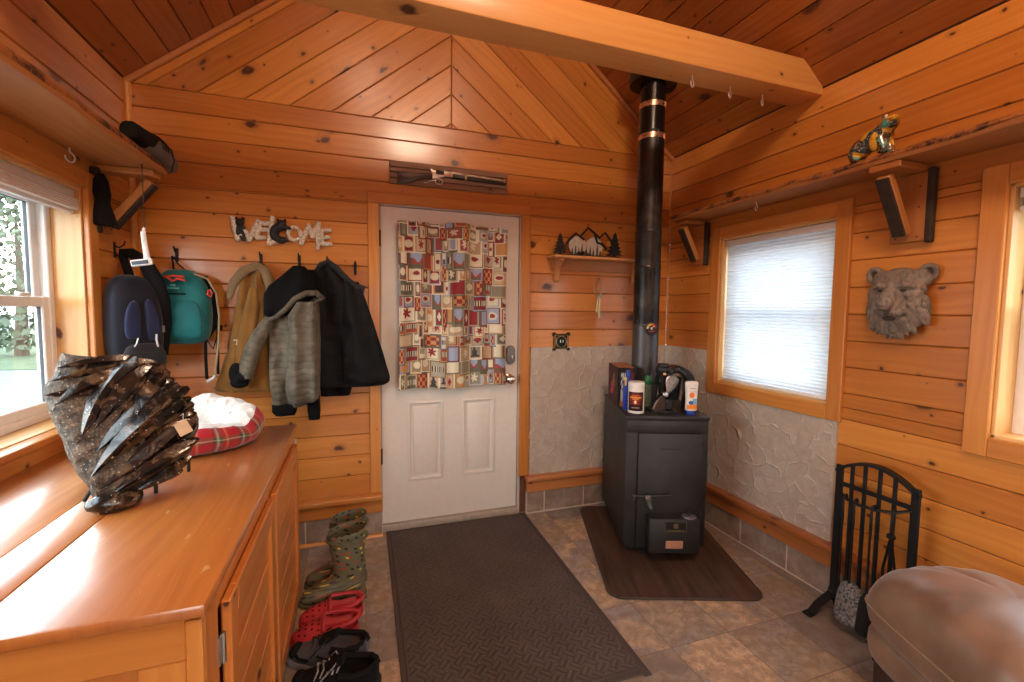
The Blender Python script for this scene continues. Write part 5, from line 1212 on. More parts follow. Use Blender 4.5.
mb = MB(); mb.box(.284, .080, .198, T(.026, -.404, .068 + .099), bev=.005, seg=2); ab = obj('ash_box', mb, STOVE, sv)
mb = MB(); mb.box(.118, .004, .058, T(.031, -.4455, .226), bev=.001); obj('name_plate', mb, plain('plate_black', (.007, .007, .007), .35), ab)
mb = MB()
for z in (.1975, .2545): mb.box(.12, .003, .0025, T(.031, -.448, z), bev=0)
for x in (-.028, .090): mb.box(.0025, .003, .058, T(x, -.448, .226), bev=0)
mb.box(.026, .003, .026, T(.031, -.4477, .230), bev=0); mb.box(.10, .003, .005, T(.031, -.4477, .2045), bev=0)
obj('gold_print', mb, plain('dull_gold', (.17, .13, .06), .4, metal=.5), ab)
mb = MB(); mb.box(.096, .004, .044, T(.026, -.4455, .120), bev=.0015); obj('copper_plate', mb, plain('copper_plate', (.58, .29, .18), .45, metal=.4, var=.15), ab)
mb = MB(); mb.lathe([(0, .0), (.038, .0), (.036, .005), (.0, .006)], 20, T(.118, -.404, .2662)); obj('damper_disc', mb, plain('scuffed_steel', (.22, .21, .21), .4, metal=.6, var=.4), ab)
mb = MB(); mb.lathe([(0, 0), (.008, 0), (.007, .012), (.013, .016), (.013, .026), (0, .029)], 14, T(.118, -.404, .272)); obj('damper_knob', mb, BLKR, ab)

# ---------------- stovepipe
PX, PY = 1.82, 2.545
def zceil(x): return ZE + (XR - x) * SL if x > XC else ZE + (x - XL) * SL
q = NT('flue_pipe_black'); co = q.objco(); a = q.noise(co, 14., 5., .6); b = q.noise(co, 5., 4., .6, .8); z = q.xyz(co)[2]
c = q.mix(q.mr(b, .45, .62), (.011, .010, .010), (.055, .048, .045)); c = q.mix(q.mr(a, .62, .74, 0., .6), c, (.10, .095, .10))
q.set(color=c, rough=q.mr(a, .3, .7, .32, .5), metal=.55, spec=.6); PIPE = q.m
PIPE2 = plain('flue_pipe_grey', (.075, .072, .076), .38, metal=.5, var=.18, nscale=12.); PIPEU = plain('flue_pipe_gloss', (.016, .013, .011), .22, metal=.5, var=.3)
COPB = plain('copper_band', (.62, .36, .24), .3, metal=.85, var=.35, nscale=45.)
sp = thing('stove_pipe', 'tall black stovepipe rising from the wood stove to the ceiling', 'stovepipe', (PX, PY, .8435))
def seg(z0, z1, r, mat, nm='pipe_section', hem=True):
    mb = MB(); pr = [(r, z0), (r, z1)] if not hem else [(r, z0), (r, z1 - .02), (r + .0025, z1 - .017), (r + .0025, z1 - .008), (r, z1 - .004), (r, z1)]
    mb.lathe(pr, 40, caps=False); mb.tube([(-r * .1, -r - .001, z0), (-r * .1, -r - .001, z1)], .002, 6) if hem else None
    return obj(nm, mb, mat, sp)
seg(.0, .52, .0845, PIPE2); seg(.52, .90, .0833, PIPE); seg(.895, 1.13, .0823, PIPE); seg(1.125, 1.75, .0813, PIPE); seg(1.745, zceil(PX) - .8435 - .0, .0792, PIPEU, hem=False)
mb = MB(); mb.lathe([(.086, 0), (.095, .0), (.095, .006), (.086, .016)], 36, caps=False); obj('flue_collar', mb, STOVE, sp)
for z in (2.558 - .8435, 2.752 - .8435): mb = MB(); mb.lathe([(.080, z - .016), (.0822, z - .016), (.0822, z + .016), (.080, z + .016)], 36, caps=False); mb.box(.012, .006, .036, T(.053, -.064, z) @ RZ(.7), bev=.001); obj('copper_band', mb, COPB, sp)
mb = MB(); cz = zceil(PX) - .8435   # round support box hanging from the sloping ceiling
mb.loft([[(r * math.cos(a), r * math.sin(a), z if flat else (ZE + (XR - PX - r * math.cos(a)) * SL - .8435 - .002)) for a in [2 * PI * i / 40 for i in range(40)]] for r, z, flat in ((.05, cz - .10, 1), (.143, cz - .10, 1), (.148, cz - .095, 1), (.148, cz - .05, 0))]); obj('ceiling_support_box', mb, plain('satin_black', (.008, .008, .008), .4), sp)
th_ = thing('flue_thermometer', 'round dial thermometer stuck to the front of the stovepipe', 'thermometer', (PX, PY, 1.333))
ang = math.radians(-90 - 35.2 + 24); M = RZ(ang) @ T(.0836, 0, 0) @ RY(PI / 2)
mb = MB(); mb.lathe([(0, 0), (.044, 0), (.044, .006), (.040, .008), (0, .008)], 30, M); obj('case', mb, BLKR, th_)
mb = MB()
for i, c in enumerate(('#d9d2b4', '#d8c24a', '#e0a030', '#c8702a', '#b04028', '#8c1f22')):
    a0 = PI - i * PI / 6; a1 = a0 - PI / 6 + .03
    P = [(.036 * math.cos(a), .036 * math.sin(a)) for a in (a0, (a0 + a1) / 2, a1)] + [(.022 * math.cos(a), .022 * math.sin(a)) for a in (a1, (a0 + a1) / 2, a0)]
    mb.add([(-q_[1], q_[0], .0086) for q_ in P], [[0, 1, 2, 3, 4, 5]], M, cols=[lin(c)] * 6, smooth=False)
mb.add([(.012, -.018, .0086), (.012, .018, .0086), (.020, .018, .0086), (.020, -.018, .0086)], [[0, 1, 2, 3]], M, cols=[lin('#a8302a')] * 4, smooth=False)
DIAL = attrcol('dial_print', .4); obj('dial', mb, DIAL, th_, rec=False)
mb = MB(); mb.box(.004, .03, .002, M @ T(-.010, .004, .0095) @ RZ(.4), bev=0); mb.lathe([(0, 0), (.006, 0), (.005, .003), (0, .003)], 12, M @ T(0, 0, .0086)); obj('needle', mb, plain('needle_white', (.7, .68, .64), .4), th_)

# ---------------- things standing on the stove
SM = T(SX, SY, .8437) @ RZ(SA)
def onstove(name, label, cat, x, y, rz=0):
    p = SM @ V((x, y, 0)); return thing(name, label, cat, p, SA + rz)
def paintbox(mb, w, d, h, fcol, n=26):
    for (O, A, U, L1, L2, key) in (((-w / 2, -d / 2, 0), (1, 0, 0), (0, 0, 1), w, h, 'f'), ((-w / 2, d / 2, 0), (0, -1, 0), (0, 0, 1), d, h, 'l'), ((w / 2, -d / 2, 0), (0, 1, 0), (0, 0, 1), d, h, 'r'), ((w / 2, d / 2, 0), (-1, 0, 0), (0, 0, 1), w, h, 'b'), ((-w / 2, -d / 2, h), (1, 0, 0), (0, 1, 0), w, d, 't'), ((-w / 2, d / 2, 0), (1, 0, 0), (0, -1, 0), w, d, 'u')):
        O, A, U = V(O), V(A), V(U)
        mb.sheet(lambda u, v: O + A * (v * L1) + U * (u * L2), n, n, lambda u, v: fcol(key, v, u), smooth=False)
def boxcol(k, a, b):
    n = fn(a * 5, b * 5, 2.)
    if k == 't': return lin('#b07a55') if .06 < a < .94 and .04 < b < .96 else lin('#5a3428')
    if k in 'lr':
        c = lin('#4a1a1c') if n < .05 else lin('#2b1a1a')
        if b > .2 and b < .6 and abs(a - .45 - .2 * fn(b * 6)) < .14: c = lin('#b5333c')
        if .45 < b < .8 and abs(a - .6) < .1 + .05 * fn(b * 20, a * 9): c = lin('#7d6a4e')
        return c
    if k == 'f':
        c = lin('#161214')
        if .18 < a < .5 and .12 < b < .88 and fn(a * 16, b * 9) > -.15: c = lin('#c9c2b8')
        if .5 < a < .62 and .55 < b < .75: c = lin('#c9a24a')
        if .15 < a < .5 and b < .14: c = lin('#b86a34')
        if .66 < a < .88 and fn(a * 14, b * 14, 4) > .1: c = lin('#7a2a2a')
        return c
    return lin('#20181a')
bxo = onstove('cardboard_box', 'dark red and black printed cardboard box at the back left of the stove top', 'box', -.181, .062)
mb = MB(); paintbox(mb, .115, .30, .244, boxcol); obj('carton', mb, attrcol('printed_card', .55), bxo, rec=False)
mb = MB(); mb.box(.110, .006, .0012, T(0, 0, .2446), bev=0, grain=0); obj('top_flap_seam', mb, plain('tape', '#6e4632', .4), bxo)
PLB = plain('blue_plastic', (.012, .045, .33), .35, var=.05); PLW = plain('cream_plastic', (.74, .70, .64), .4, var=.04)
bb = onstove('bottle', 'blue plastic bottle between the cardboard box and the white canister', 'bottle', -.195, -.172)
mb = MB(); mb.loft([sring(0, 0, z, w, d, 2.4, 24) for z, w, d in ((0, .052, .036), (.004, .056, .040), (.15, .056, .040), (.175, .050, .036), (.192, .026, .024), (.2, .022, .022))]); obj('body', mb, PLB, bb, ang=50)
mb = MB(); mb.lathe([(0, .198), (.014, .198), (.0145, .2), (.0145, .226), (.011, .232), (.011, .24), (0, .241)], 20); obj('cap', mb, PLB, bb)
mb = MB(); mb.box(.012, .004, .05, T(-.018, -.021, .175), bev=.001); obj('yellow_label', mb, plain('label_yellow', (.65, .48, .12), .5), bb)
def wrap_label(name, parent, r, z0, z1, a0, a1, fc, mat, nu=60, nv=60, sq=1.):
    mb = MB(); mb.sheet(lambda u, v: V((r * math.cos(lerp(a0, a1, v)), r * math.sin(lerp(a0, a1, v)) * sq, lerp(z0, z1, u))), nu, nv, lambda u, v: fc(v, u)); return obj(name, mb, mat, parent, rec=False)
LAB = attrcol('printed_label', .4)
cn = onstove('canister', 'white canister with black and red flame label at the front left of the stove', 'canister', -.163, -.255)
mb = MB(); mb.lathe([(0, 0), (.044, 0), (.047, .004), (.0465, .15), (.046, .152), (.0475, .154), (.0475, .180), (.045, .184), (0, .184)], 40); obj('tub', mb, PLW, cn)
def canlab(a, b):
    c = (.006, .004, .004)
    g = math.exp(-((a - .5) / .34) ** 2 - ((b - .66) / .22) ** 2)
    c = tuple(lerp(p, q_, g) for p, q_ in zip(c, (.42, .03, .015)))
    if .80 < b < .86 and abs(a - .5) < .22 and math.sin(a * 70) > -.5: c = lin('#e06030')
    if .68 < b < .76 and abs(a - .5) < .36 and math.sin(a * 60 + 1) > -.55: c = lin('#f0b040')
    if .60 < b < .65 and abs(a - .5) < .2 and math.sin(a * 90) > -.3: c = lin('#f0c070')
    if (abs(a - .5) / .09) ** 2 + ((b - .47) / .09) ** 2 < 1: c = lin('#f2e2c0') if abs(a - .5) < .05 else lin('#e89048')
    if .36 < b < .385 and abs(a - .5) < .36: c = lin('#b0392a')
    if ((a - .5) / .25) ** 2 + ((b - .17) / .055) ** 2 < 1: c = lin('#c9b9a8') if abs(b - .17) < .02 and math.sin(a * 80) > -.3 else lin('#5a2a28')
    return c
wrap_label('label', cn, .0472, .016, .128, -PI / 2 - 1.05 - .33, -PI / 2 + 1.05 - .33, canlab, LAB)
fl = onstove('flask', 'green flask with domed lid standing in front of the stovepipe', 'flask', -.04, -.05)
mb = MB(); mb.lathe([(0, 0), (.023, 0), (.025, .004), (.025, .122), (.027, .126), (.027, .136), (.025, .138)], 24); obj('body', mb, plain('dull_green', '#6a7860', .45), fl)
mb = MB(); mb.lathe([(.026, .138), (.028, .142), (.029, .160), (.025, .180), (.015, .194), (0, .198)], 24); obj('domed_lid', mb, plain('green_lid', (.02, .14, .05), .25), fl)
mb = MB(); mb.box(.012, .012, .035, T(-.031, -.004, .142), bev=.004, seg=2); obj('spout', mb, PLW, fl)
mb = MB(); mb.tube([(.026, .0, .14), (.055, 0, .145), (.06, .004, .10), (.052, .004, .04), (.028, 0, .03)], .006, 8); obj('handle', mb, plain('blue_grey_handle', '#3a3f5c', .5), fl)
fan = onstove('stove_fan', 'black heat-powered stove fan with arched body and silver blade', 'fan', .03, -.175); fan.scale = (1.12, 1.1, 1.06)
FBL = plain('anodised_black', (.010, .010, .011), .3, metal=.3)
mb = MB(); mb.box(.15, .10, .012, T(-.02, -.04, .006), bev=.003, seg=2); mb.box(.07, .07, .06, T(.0, 0, .04), bev=.004); obj('base', mb, FBL, fan)
mb = MB(); pts = []
for i in range(25):
    a = PI * (1.08 - 1.08 * i / 24); pts.append((.050 + .072 * math.cos(a), .02, .165 + .088 * math.sin(a) if i < 20 else 0))
arc = [(.060 + .100 * math.cos(PI - PI * i / 22), .150 + .108 * math.sin(PI * i / 22)) for i in range(23)] + [(.160, .09), (.154, .002)]
outl = arc + [(.110, .002), (.116, .09)] + [(.060 + .056 * math.cos(PI * i / 18), .150 + .066 * math.sin(PI * i / 18)) for i in range(19)]
XZm = lambda y: Mx(((1, 0, 0, 0), (0, 0, -1, y), (0, 1, 0, 0), (0, 0, 0, 1)))
mb.extr(outl, .085, XZm(.065), bev=.004, seg=2); obj('arched_housing', mb, FBL, fan, ang=50)
for i in range(7):
    mb = MB(); mb.box(.005, .075, .13, T(-.02 + i * .0165, .022, .125) @ RY((i - 3) * .05), bev=.001); obj('cooling_fin', mb, FBL, fan)
mb = MB(); mb.box(.07, .05, .04, T(-.018, -.02, .235), bev=.008, seg=2); mb.box(.05, .045, .02, T(-.018, -.02, .262), bev=.004); mb.tube([(-.018, -.01, .22), (-.018, -.01, .10)], .018, 10); obj('motor_head', mb, FBL, fan)
mb = MB(); mb.box(.016, .004, .012, T(-.018, -.046, .215), bev=.001); obj('amber_badge', mb, plain('amber_badge', (.75, .50, .25), .4), fan)
SILB = plain('silver_blade', (.60, .58, .56), .3, metal=.7); BRB = plain('bronze_blade', (.16, .11, .09), .35, metal=.6)
hub = V((-.020, -.075, .105)); mb = MB(); mb.lathe([(0, 0), (.014, 0), (.014, .012), (.008, .018), (0, .019)], 18, T(*hub) @ RX(PI / 2)); mb.tube([hub, hub + V((0, .06, 0))], .004, 7); obj('hub', mb, SILB, fan)
for s, mt in ((1, SILB), (-1, BRB)):
    mb = MB(); rows = []
    for i in range(15):
        t = i / 14; w = .016 + .024 * math.sin(min(1, t * 1.05) * PI * .62) if t < .8 else (.016 + .024 * math.sin(.84 * PI * .62)) * math.sqrt(max(0, 1 - ((t - .8) / .2) ** 2)) + .001
        a = math.radians(52 + 16 * math.sin(t * 2.2)); cx = .014 * (1 - t) + t * .112; tw = .5
        px, pz = cx * math.cos(a), cx * math.sin(a); nx_, nz = -math.sin(a), math.cos(a)
        rows.append([(s * (px + nx_ * w * k), -.006 - .018 * k * s * 1.0, s * (pz + nz * w * k)) for k in (-1, -.5, 0, .5, 1)])
    vs = [hub + V(p) for r in rows for p in r]; mb.add(vs, [[i * 5 + j, i * 5 + j + 1, i * 5 + j + 6, i * 5 + j + 5] for i in range(14) for j in range(4)])
    o = obj('blade', mb, mt, fan); o.modifiers.new('t', 'SOLIDIFY').thickness = .0012
lb = onstove('bottle', 'white bottle with orange and blue label standing on its blue cap', 'bottle', .148, -.290); lb.scale = (1.16, 1.1, 1.0)
mb = MB(); mb.loft([sring(0, 0, z, w, d, 2.6, 28) for z, w, d in ((.024, .05, .03), (.03, .058, .036), (.09, .054, .036), (.15, .060, .038), (.18, .066, .038), (.192, .062, .034), (.196, .05, .026))]); obj('body', mb, PLW, lb, ang=50)
mb = MB(); mb.loft([sring(0, 0, z, w, d, 2.4, 24) for z, w, d in ((0, .042, .028), (.003, .045, .03), (.022, .045, .03), (.025, .044, .028))]); obj('cap', mb, PLB, lb)
def botlab(a, b):
    c = lin('#e9e2d8')
    if .86 < b < .92 and abs(a - .5) < .34 and math.sin(a * 60) > -.4: c = lin('#8a8a92')
    if .74 < b < .78 and abs(a - .5) < .4: c = lin('#9fc0d8')
    if math.hypot((a - .45) * .8, (b - .60) * 1.6) < .2: c = lin('#e8803a')
    if b < .46 and a > .25 + b * .7: c = lin('#7fb4da')
    if math.hypot((a - .38) * .7, (b - .27) * 1.8) < .16: c = lin('#2a5a9a')
    if b < .2: c = lin('#f09030')
    return c
mb = MB(); mb.sheet(lambda u, v: V(((v - .5) * .050, -.0192 + .004 * abs(2 * v - 1) ** 2.2 , .036 + u * .135)), 50, 30, lambda u, v: botlab(v, u)); obj('label', mb, LAB, lb, rec=False)

# ---------------- fireplace tools
ft = thing('tool_stand', 'black iron arched fireplace tool stand by the right wall', 'tool stand', (2.195, 1.337, 0), 0)
YL, YR = .155, -.158   # the upright towards the door, the upright towards the viewer
mb = MB()
def arch(y): return .700 + .062 * (1 - ((y - 0) / .157) ** 2)
for y in (YL, YR): mb.box(.012, .034, .68, T(0, y, .04 + .34 + (0)), bev=.003)
obj('upright', mb, IRON, ft)
mb = MB(); n = 20
mb.loft([[(-.017, y, arch(y) - .007), (.017, y, arch(y) - .007), (.017, y, arch(y) + .007), (-.017, y, arch(y) + .007)] for y in [lerp(YL + .012, YR - .012, i / n) for i in range(n + 1)]], smooth=False); obj('arch_top', mb, IRON, ft)
mb = MB(); mb.box(.014, .30, .02, T(0, 0, .632), bev=.003); mb.box(.014, .30, .016, T(0, 0, .07), bev=.003); obj('crossbar', mb, IRON, ft)
for y in (.098, .042, -.020, -.080): mb = MB(); mb.box(.010, .016, arch(y) - .05, T(.0, y, (arch(y) + .06) / 2), bev=.002); obj('upright_bar', mb, IRON, ft)
mb = MB(); mb.tube([(-.008, .148, .622), (-.05, .115, .606), (-.085, .06, .598), (-.095, .0, .596), (-.085, -.06, .598), (-.05, -.115, .606), (-.008, -.148, .622)], .009, 8, sq=.6); obj('hanging_rail', mb, IRON, ft)
for y in (YL, YR):
    mb = MB(); P = [(.0, y, .10), (-.008, y, .075), (-.045, y, .062), (-.10, y, .038), (-.14, y, .006), (-.172, y, .004)]
    mb.loft([[(p[0] - .004, p[1] - .02, p[2]), (p[0] - .004, p[1] + .02, p[2]), (p[0] + .004, p[1] + .02, p[2] + .007), (p[0] + .004, p[1] - .02, p[2] + .007)] for p in P], smooth=False)
    P = [(.0, y, .085), (.02, y, .05), (.03, y, .012), (.034, y, .002)]
    mb.loft([[(p[0] - .004, p[1] - .015, p[2]), (p[0] - .004, p[1] + .015, p[2]), (p[0] + .004, p[1] + .015, p[2] + .003), (p[0] + .004, p[1] - .015, p[2] + .003)] for p in P], smooth=False); obj('foot', mb, IRON, ft)
ASH = plain('ashy_iron', (.16, .155, .15), .8, var=.95, nscale=110., bump=.3)
def tool(kind, label, y, dx):
    t_ = thing('fireplace_' + kind, label, 'fireplace tool', (2.195 + dx, 1.337 + y, .602))
    mb = MB(); mb.tube([(.012, 0, .0), (.006, 0, .014), (-.006, 0, .012), (-.012, 0, -.01), (-.012, 0, -.06)], .005, 7); mb.tube([(-.012, 0, -.05), (-.012, 0, -.40)], .0048, 8); mb.tube([(-.012, 0, -.03), (-.012, 0, -.09), (-.012, 0, -.13)], [.005, .0065, .005], 8); obj('rod', mb, IRON, t_)
    return t_
t_ = tool('shovel', 'fireplace shovel with ash-covered blade hanging on the iron tool stand', .018, -.088)
mb = MB(); rows = []
for i in range(13):
    t = i / 12; w = .055 * (1 if t > .35 else math.sqrt(max(.02, 1 - ((.35 - t) / .35) ** 2)))
    rows.append([(-.016 - .035 * t + .028 * abs(k) ** 2.5 - .0, k * w, -.375 - .175 * t) for k in (-1, -.8, -.4, 0, .4, .8, 1)])
mb.add([p for r in rows for p in r], [[i * 7 + j, i * 7 + j + 1, i * 7 + j + 8, i * 7 + j + 7] for i in range(12) for j in range(6)]); o = obj('scoop', mb, ASH, t_); o.modifiers.new('t', 'SOLIDIFY').thickness = .003
t_ = tool('brush', 'black bristled hearth brush hanging on the iron tool stand', -.055, -.088)
mb = MB(); mb.loft([sring(-.012, 0, z, w, w * .8, 2.5, 20) for z, w in ((-.38, .02), (-.40, .045), (-.43, .055), (-.55, .072), (-.56, .066))]); obj('bristles', mb, plain('bristle', (.012, .011, .01), .95, bump=.8, nscale=300.), t_)
t_ = tool('poker', 'straight iron poker hanging on the tool stand nearest the plastered wall panel', .070, -.080)
mb = MB(); mb.tube([(-.012, 0, -.39), (-.012, 0, -.52)], [.0062, .004], 8); mb.tube([(-.012, 0, -.44), (-.012, .022, -.47), (-.012, .026, -.455)], .0045, 7); obj('tip', mb, IRON, t_)
t_ = tool('tongs', 'iron fireplace tongs hanging at the end of the tool stand nearest the ottoman', -.112, -.050)
mb = MB(); mb.tube([(-.012, .0, -.10), (-.014, .022, -.25), (-.012, .012, -.50), (-.012, .004, -.53)], .0055, 7); mb.tube([(-.012, .0, -.10), (-.010, -.022, -.25), (-.012, -.012, -.50), (-.012, -.004, -.53)], .0055, 7); mb.box(.02, .03, .02, T(-.012, 0, -.10), bev=.004); obj('arms', mb, IRON, t_)

# ---------------- bear head on the right wall
q = NT('weathered_resin'); co = q.objco(); a = q.noise(co, 18., 5., .6); b = q.noise(q.comb(q.math('MULTIPLY', q.xyz(co)[0], 90.), q.math('MULTIPLY', q.xyz(co)[1], 90.), q.math('MULTIPLY', q.xyz(co)[2], 28.)), 1., 4., .6, .5)
c = q.mix(q.mr(a, .35, .65), lin('#6f6157'), lin('#978a7d')); c = q.mix(q.mr(b, .35, .5, .6, 0.), c, lin('#453b34')); q.set(color=c, rough=.6); q.bump(b, .7, .006); RESIN = q.m
bh = thing('bear_wall_sculpture', 'grey sculpted bear head mounted on the pine wall between the right windows', 'wall sculpture', (XR, 1.338, 1.50))
BM = Mx(((0, -1, 0, 0), (-1, 0, 0, 0), (0, 0, 1, 0), (0, 0, 0, 1)))   # local: x = right along the wall, y = out of the wall, z = up
mb = MB(); bl = lambda c, r, **k: mb.blob(c, r, BM, nu=20, nv=14, **k)
bl((0, .030, .060), (.104, .045, .088)); bl((0, .022, -.035), (.122, .036, .10)); bl((0, .055, .045), (.070, .034, .070)); bl((-.062, .045, .0), (.050, .030, .055)); bl((.062, .045, .0), (.050, .030, .055)); bl((-.07, .022, .095), (.045, .026, .045)); bl((.07, .022, .095), (.045, .026, .045))
mb.tube([(0, .068, .075), (0, .085, .040), (.0, .104, -.002), (.0, .116, -.030)], [.026, .028, .032, .026], 14, BM); mb.tube([(0, .06, -.01), (0, .085, -.035), (0, .098, -.050)], [.056, .042, .030], 12, BM); mb.tube([(0, .06, -.075), (0, .078, -.082)], [.040, .024], 12, BM)
for s in (-1, 1):
    mb.tube([(s * .016, .086, .062), (s * .045, .084, .072), (s * .078, .062, .060)], [.014, .015, .010], 10, BM); bl((s * .056, .064, .022), (.030, .018, .020)); mb.tube([(s * .012, .104, -.05), (s * .04, .085, -.052), (s * .066, .06, -.035)], [.013, .016, .012], 9, BM)
    mb.tube([(s * .104 + .027 * math.cos(a) * (1 + .12 * math.sin(a)), .026, .118 + .031 * math.sin(a)) for a in [i * .42 for i in range(16)]], .0115, 8, BM); bl((s * .104, .010, .118), (.030, .012, .033)); bl((s * .085, .022, .088), (.032, .024, .032))
r = random.Random(3)
for i in range(110):
    a = r.uniform(-2.95, -.19) if i < 80 else r.choice((r.uniform(-.2, .55), r.uniform(2.6, 3.35))); R = r.uniform(.062, .125); x, z = R * math.cos(a) * .98, -.02 + R * math.sin(a) * 1.0
    L = r.uniform(.045, .078) * (1 if i < 80 else .7); dx, dz = .55 * math.cos(a), -1.0
    p0 = V((x * .88, max(.02, .068 - .45 * (R - .062)), z + .03)); d = V((dx, -.10, dz)).normalized()
    mb.tube([p0, p0 + d * L * .4 + V((0, .008, 0)), p0 + d * L * .75 + V((0, .003, 0)), p0 + d * L], [.008, .0115, .008, .002], 7, BM)
mb.tube([(0, .05, -.09), (0.004, .05, -.13), (0.0, .028, -.168)], [.028, .02, .003], 9, BM)
ob = obj('sculpted_head', mb, RESIN, bh); remesh(ob, .0034, 1, .3)
mb = MB(); mb.blob((0, .126, -.030), (.023, .013, .014), BM); obj('nose', mb, plain('nose_grey', lin('#6e5e54'), .4), bh)
mb = MB(); mb.blob((0, .086, -.076), (.026, .016, .010), BM); obj('mouth', mb, plain('mouth_dark', lin('#3a302a'), .6), bh)
for s in (-1, 1):
    mb = MB(); mb.blob((s * .044, .080, .046), (.014, .008, .006), BM, nu=12, nv=8); obj('eye', mb, plain('eye_dark', (.035, .03, .025), .35), bh)
    mb = MB(); mb.blob((s * .104, .020, .118), (.021, .006, .024), BM, nu=14, nv=8); obj('inner_ear', mb, plain('ear_hollow_shade', lin('#4a4038'), .8), bh)  # darker disc painted as the shade in the ear hollow

# ---------------- painted bear figurine on the right shelf
q = NT('painted_mosaic'); co = q.objco(); vo = q.node('TexVoronoi'); q.put(vo.inputs['Vector'], co); vo.inputs['Scale'].default_value = 26.
rc = q.xyz(vo.outputs['Color'])[0]; cr = q.node('ValToRGB'); q.put(cr.inputs[0], rc); cr.color_ramp.interpolation = 'CONSTANT'
cols = [(0, '#3a2a1c'), (.22, '#6b4a2a'), (.40, '#1f3a4a'), (.55, '#3f8f86'), (.66, '#c79a2c'), (.84, '#5a2f24'), (.93, '#20252f')]
for i, (p, c) in enumerate(cols):
    e = cr.color_ramp.elements[i] if i < 2 else cr.color_ramp.elements.new(p); e.position = p; e.color = (*lin(c), 1)
fine = q.noise(co, 120., 3.); q.set(color=q.mix(q.mr(fine, .55, .65, 0., .5), cr.outputs[0], lin('#d9b04a')), rough=.25, coat=.6); MOS = q.m
fb = thing('bear_figurine', 'small glossy multicoloured bear figurine standing on the right shelf', 'figurine', (2.125, 1.375, 2.1155), 0)
FM = Mx(((1, 0, 0, 0), (0, 1, 0, 0), (0, 0, 1, 0), (0, 0, 0, 1)))
mb = MB(); bl = lambda c, r, **k: mb.blob(c, r, None, nu=16, nv=12, **k)   # -y is towards the viewer (the head end)
bl((0, .058, .056), (.040, .045, .042)); bl((0, .015, .075), (.042, .055, .048)); bl((-.002, -.025, .090), (.038, .038, .046)); bl((-.010, -.052, .118), (.033, .032, .030)); bl((-.028, -.074, .108), (.017, .018, .015)); bl((.004, .10, .05), (.012, .012, .014))
for x in (-.022, .022): mb.tube([(x, -.025, .07), (x - .004, -.04, .03), (x - .004, -.042, .005)], [.024, .018, .018], 10); mb.tube([(x, .066, .055), (x, .085, .03), (x, .075, .005)], [.026, .019, .017], 10); bl((x - .006, -.048, .009), (.016, .020, .010)); bl((x, .07, .009), (.016, .020, .010))
for x in (-.034, .018): bl((x, -.046, .143), (.011, .009, .014))
o = obj('body', mb, MOS, fb); remesh(o, .004, 2)
mb = MB(); mb.blob((-.038, -.088, .112), (.008, .006, .006), nu=10, nv=8); obj('nose', mb, BLKR, fb)
OCH = plain('ochre_glaze', '#c9982f', .3, nscale=150., var=.4)
mb = MB(); mb.blob((-.015, -.068, .136), (.022, .020, .012), nu=14, nv=8); obj('yellow_brow', mb, OCH, fb)
mb = MB(); mb.blob((-.033, -.012, .058), (.014, .022, .040), nu=14, nv=8); obj('yellow_flank', mb, OCH, fb)
for x in (-.036, .016): mb = MB(); mb.blob((x, -.054, .144), (.007, .004, .010), nu=10, nv=8); obj('ear_lining', mb, plain('pale_glaze', '#d9c8b0', .4), fb)

# ---------------- ottoman
q = NT('brown_leather'); co = q.objco(); a = q.noise(co, 5., 4., .6); b = q.noise(co, 130., 3.); cwr = q.noise(co, 9., 3., .5, 1.5)
c = q.mix(q.mr(a, .35, .65), lin('#6b4d38'), lin('#8e6d53')); q.set(color=c, rough=q.mr(b, .3, .7, .40, .5), spec=.8, sheen=.55, coat=1.); q.b.inputs['Sheen Roughness'].default_value = .3; q.b.inputs['Sheen Tint'].default_value = (.9, .93, 1, 1); q.b.inputs['Coat Roughness'].default_value = .38; q.b.inputs['Coat IOR'].default_value = 1.7; q.bump(q.math('ADD', q.math('MULTIPLY', b, .12), q.math('MULTIPLY', cwr, .8)), .25, .010); LEA = q.m  # bluish sheen tint put into the leather as window glare
ot = thing('ottoman', 'brown leather ottoman with plump cushion top in the near right corner', 'ottoman', (1.852, .722, 0), math.radians(-21.6)); ot.scale = (1, 1, 1.03)
W, D = .485, .66
def cush(z, k, wr=0.):
    r = sring(0, 0, z, W * k, D * k, 6., 72)
    return [(x, y, zz + wr * (.006 * fn(x * 9, y * 9, z * 5) + .004 * math.sin(math.atan2(y, x) * 22) * (k > .8))) for x, y, zz in r]
mb = MB(); secs = [(.310, .90), (.315, .955), (.335, .985), (.365, 1.0), (.388, 1.004), (.41, .998), (.45, .972), (.492, .92), (.523, .83), (.548, .68), (.562, .48), (.570, .24), (.572, .05)]
mb.loft([cush(z, k, min(1, (z - .31) * 12)) for z, k in secs])
for v in mb.bm.verts:
    x, y = v.co.x, v.co.y
    if v.co.z > .42:
        v.co.z = .388 + (v.co.z - .388) * (1.04 - .62 * min(1, abs(2 * x / W)) ** 2.2 * min(1, abs(2 * y / D)) ** 2.2)
        # creases fanning from the seam and one long fold across the top
        f = (x * .8 + (y - .12) * .6 - .02); v.co.z -= .010 * math.exp(-(f / .012) ** 2) * sst(.30, .10, abs(y - .05)) * sst(.2, .1, abs(x))
        e = max(abs(x) / (W / 2), abs(y) / (D / 2)); v.co.z += .005 * math.sin((y - x * .4) * 42 + 3 * fn(x * 5, y * 5)) * sst(.55, .85, e) * sst(1.02, .9, e)
obj('top_cushion', mb, LEA, ot, ang=70, sub=1)
mb = MB(); R = sring(0, 0, .388, W * 1.008, D * 1.006, 6., 72); mb.tube(R + R[:1], .0042, 7); obj('piping', mb, plain('leather_piping', lin('#8d735f'), .45), ot)
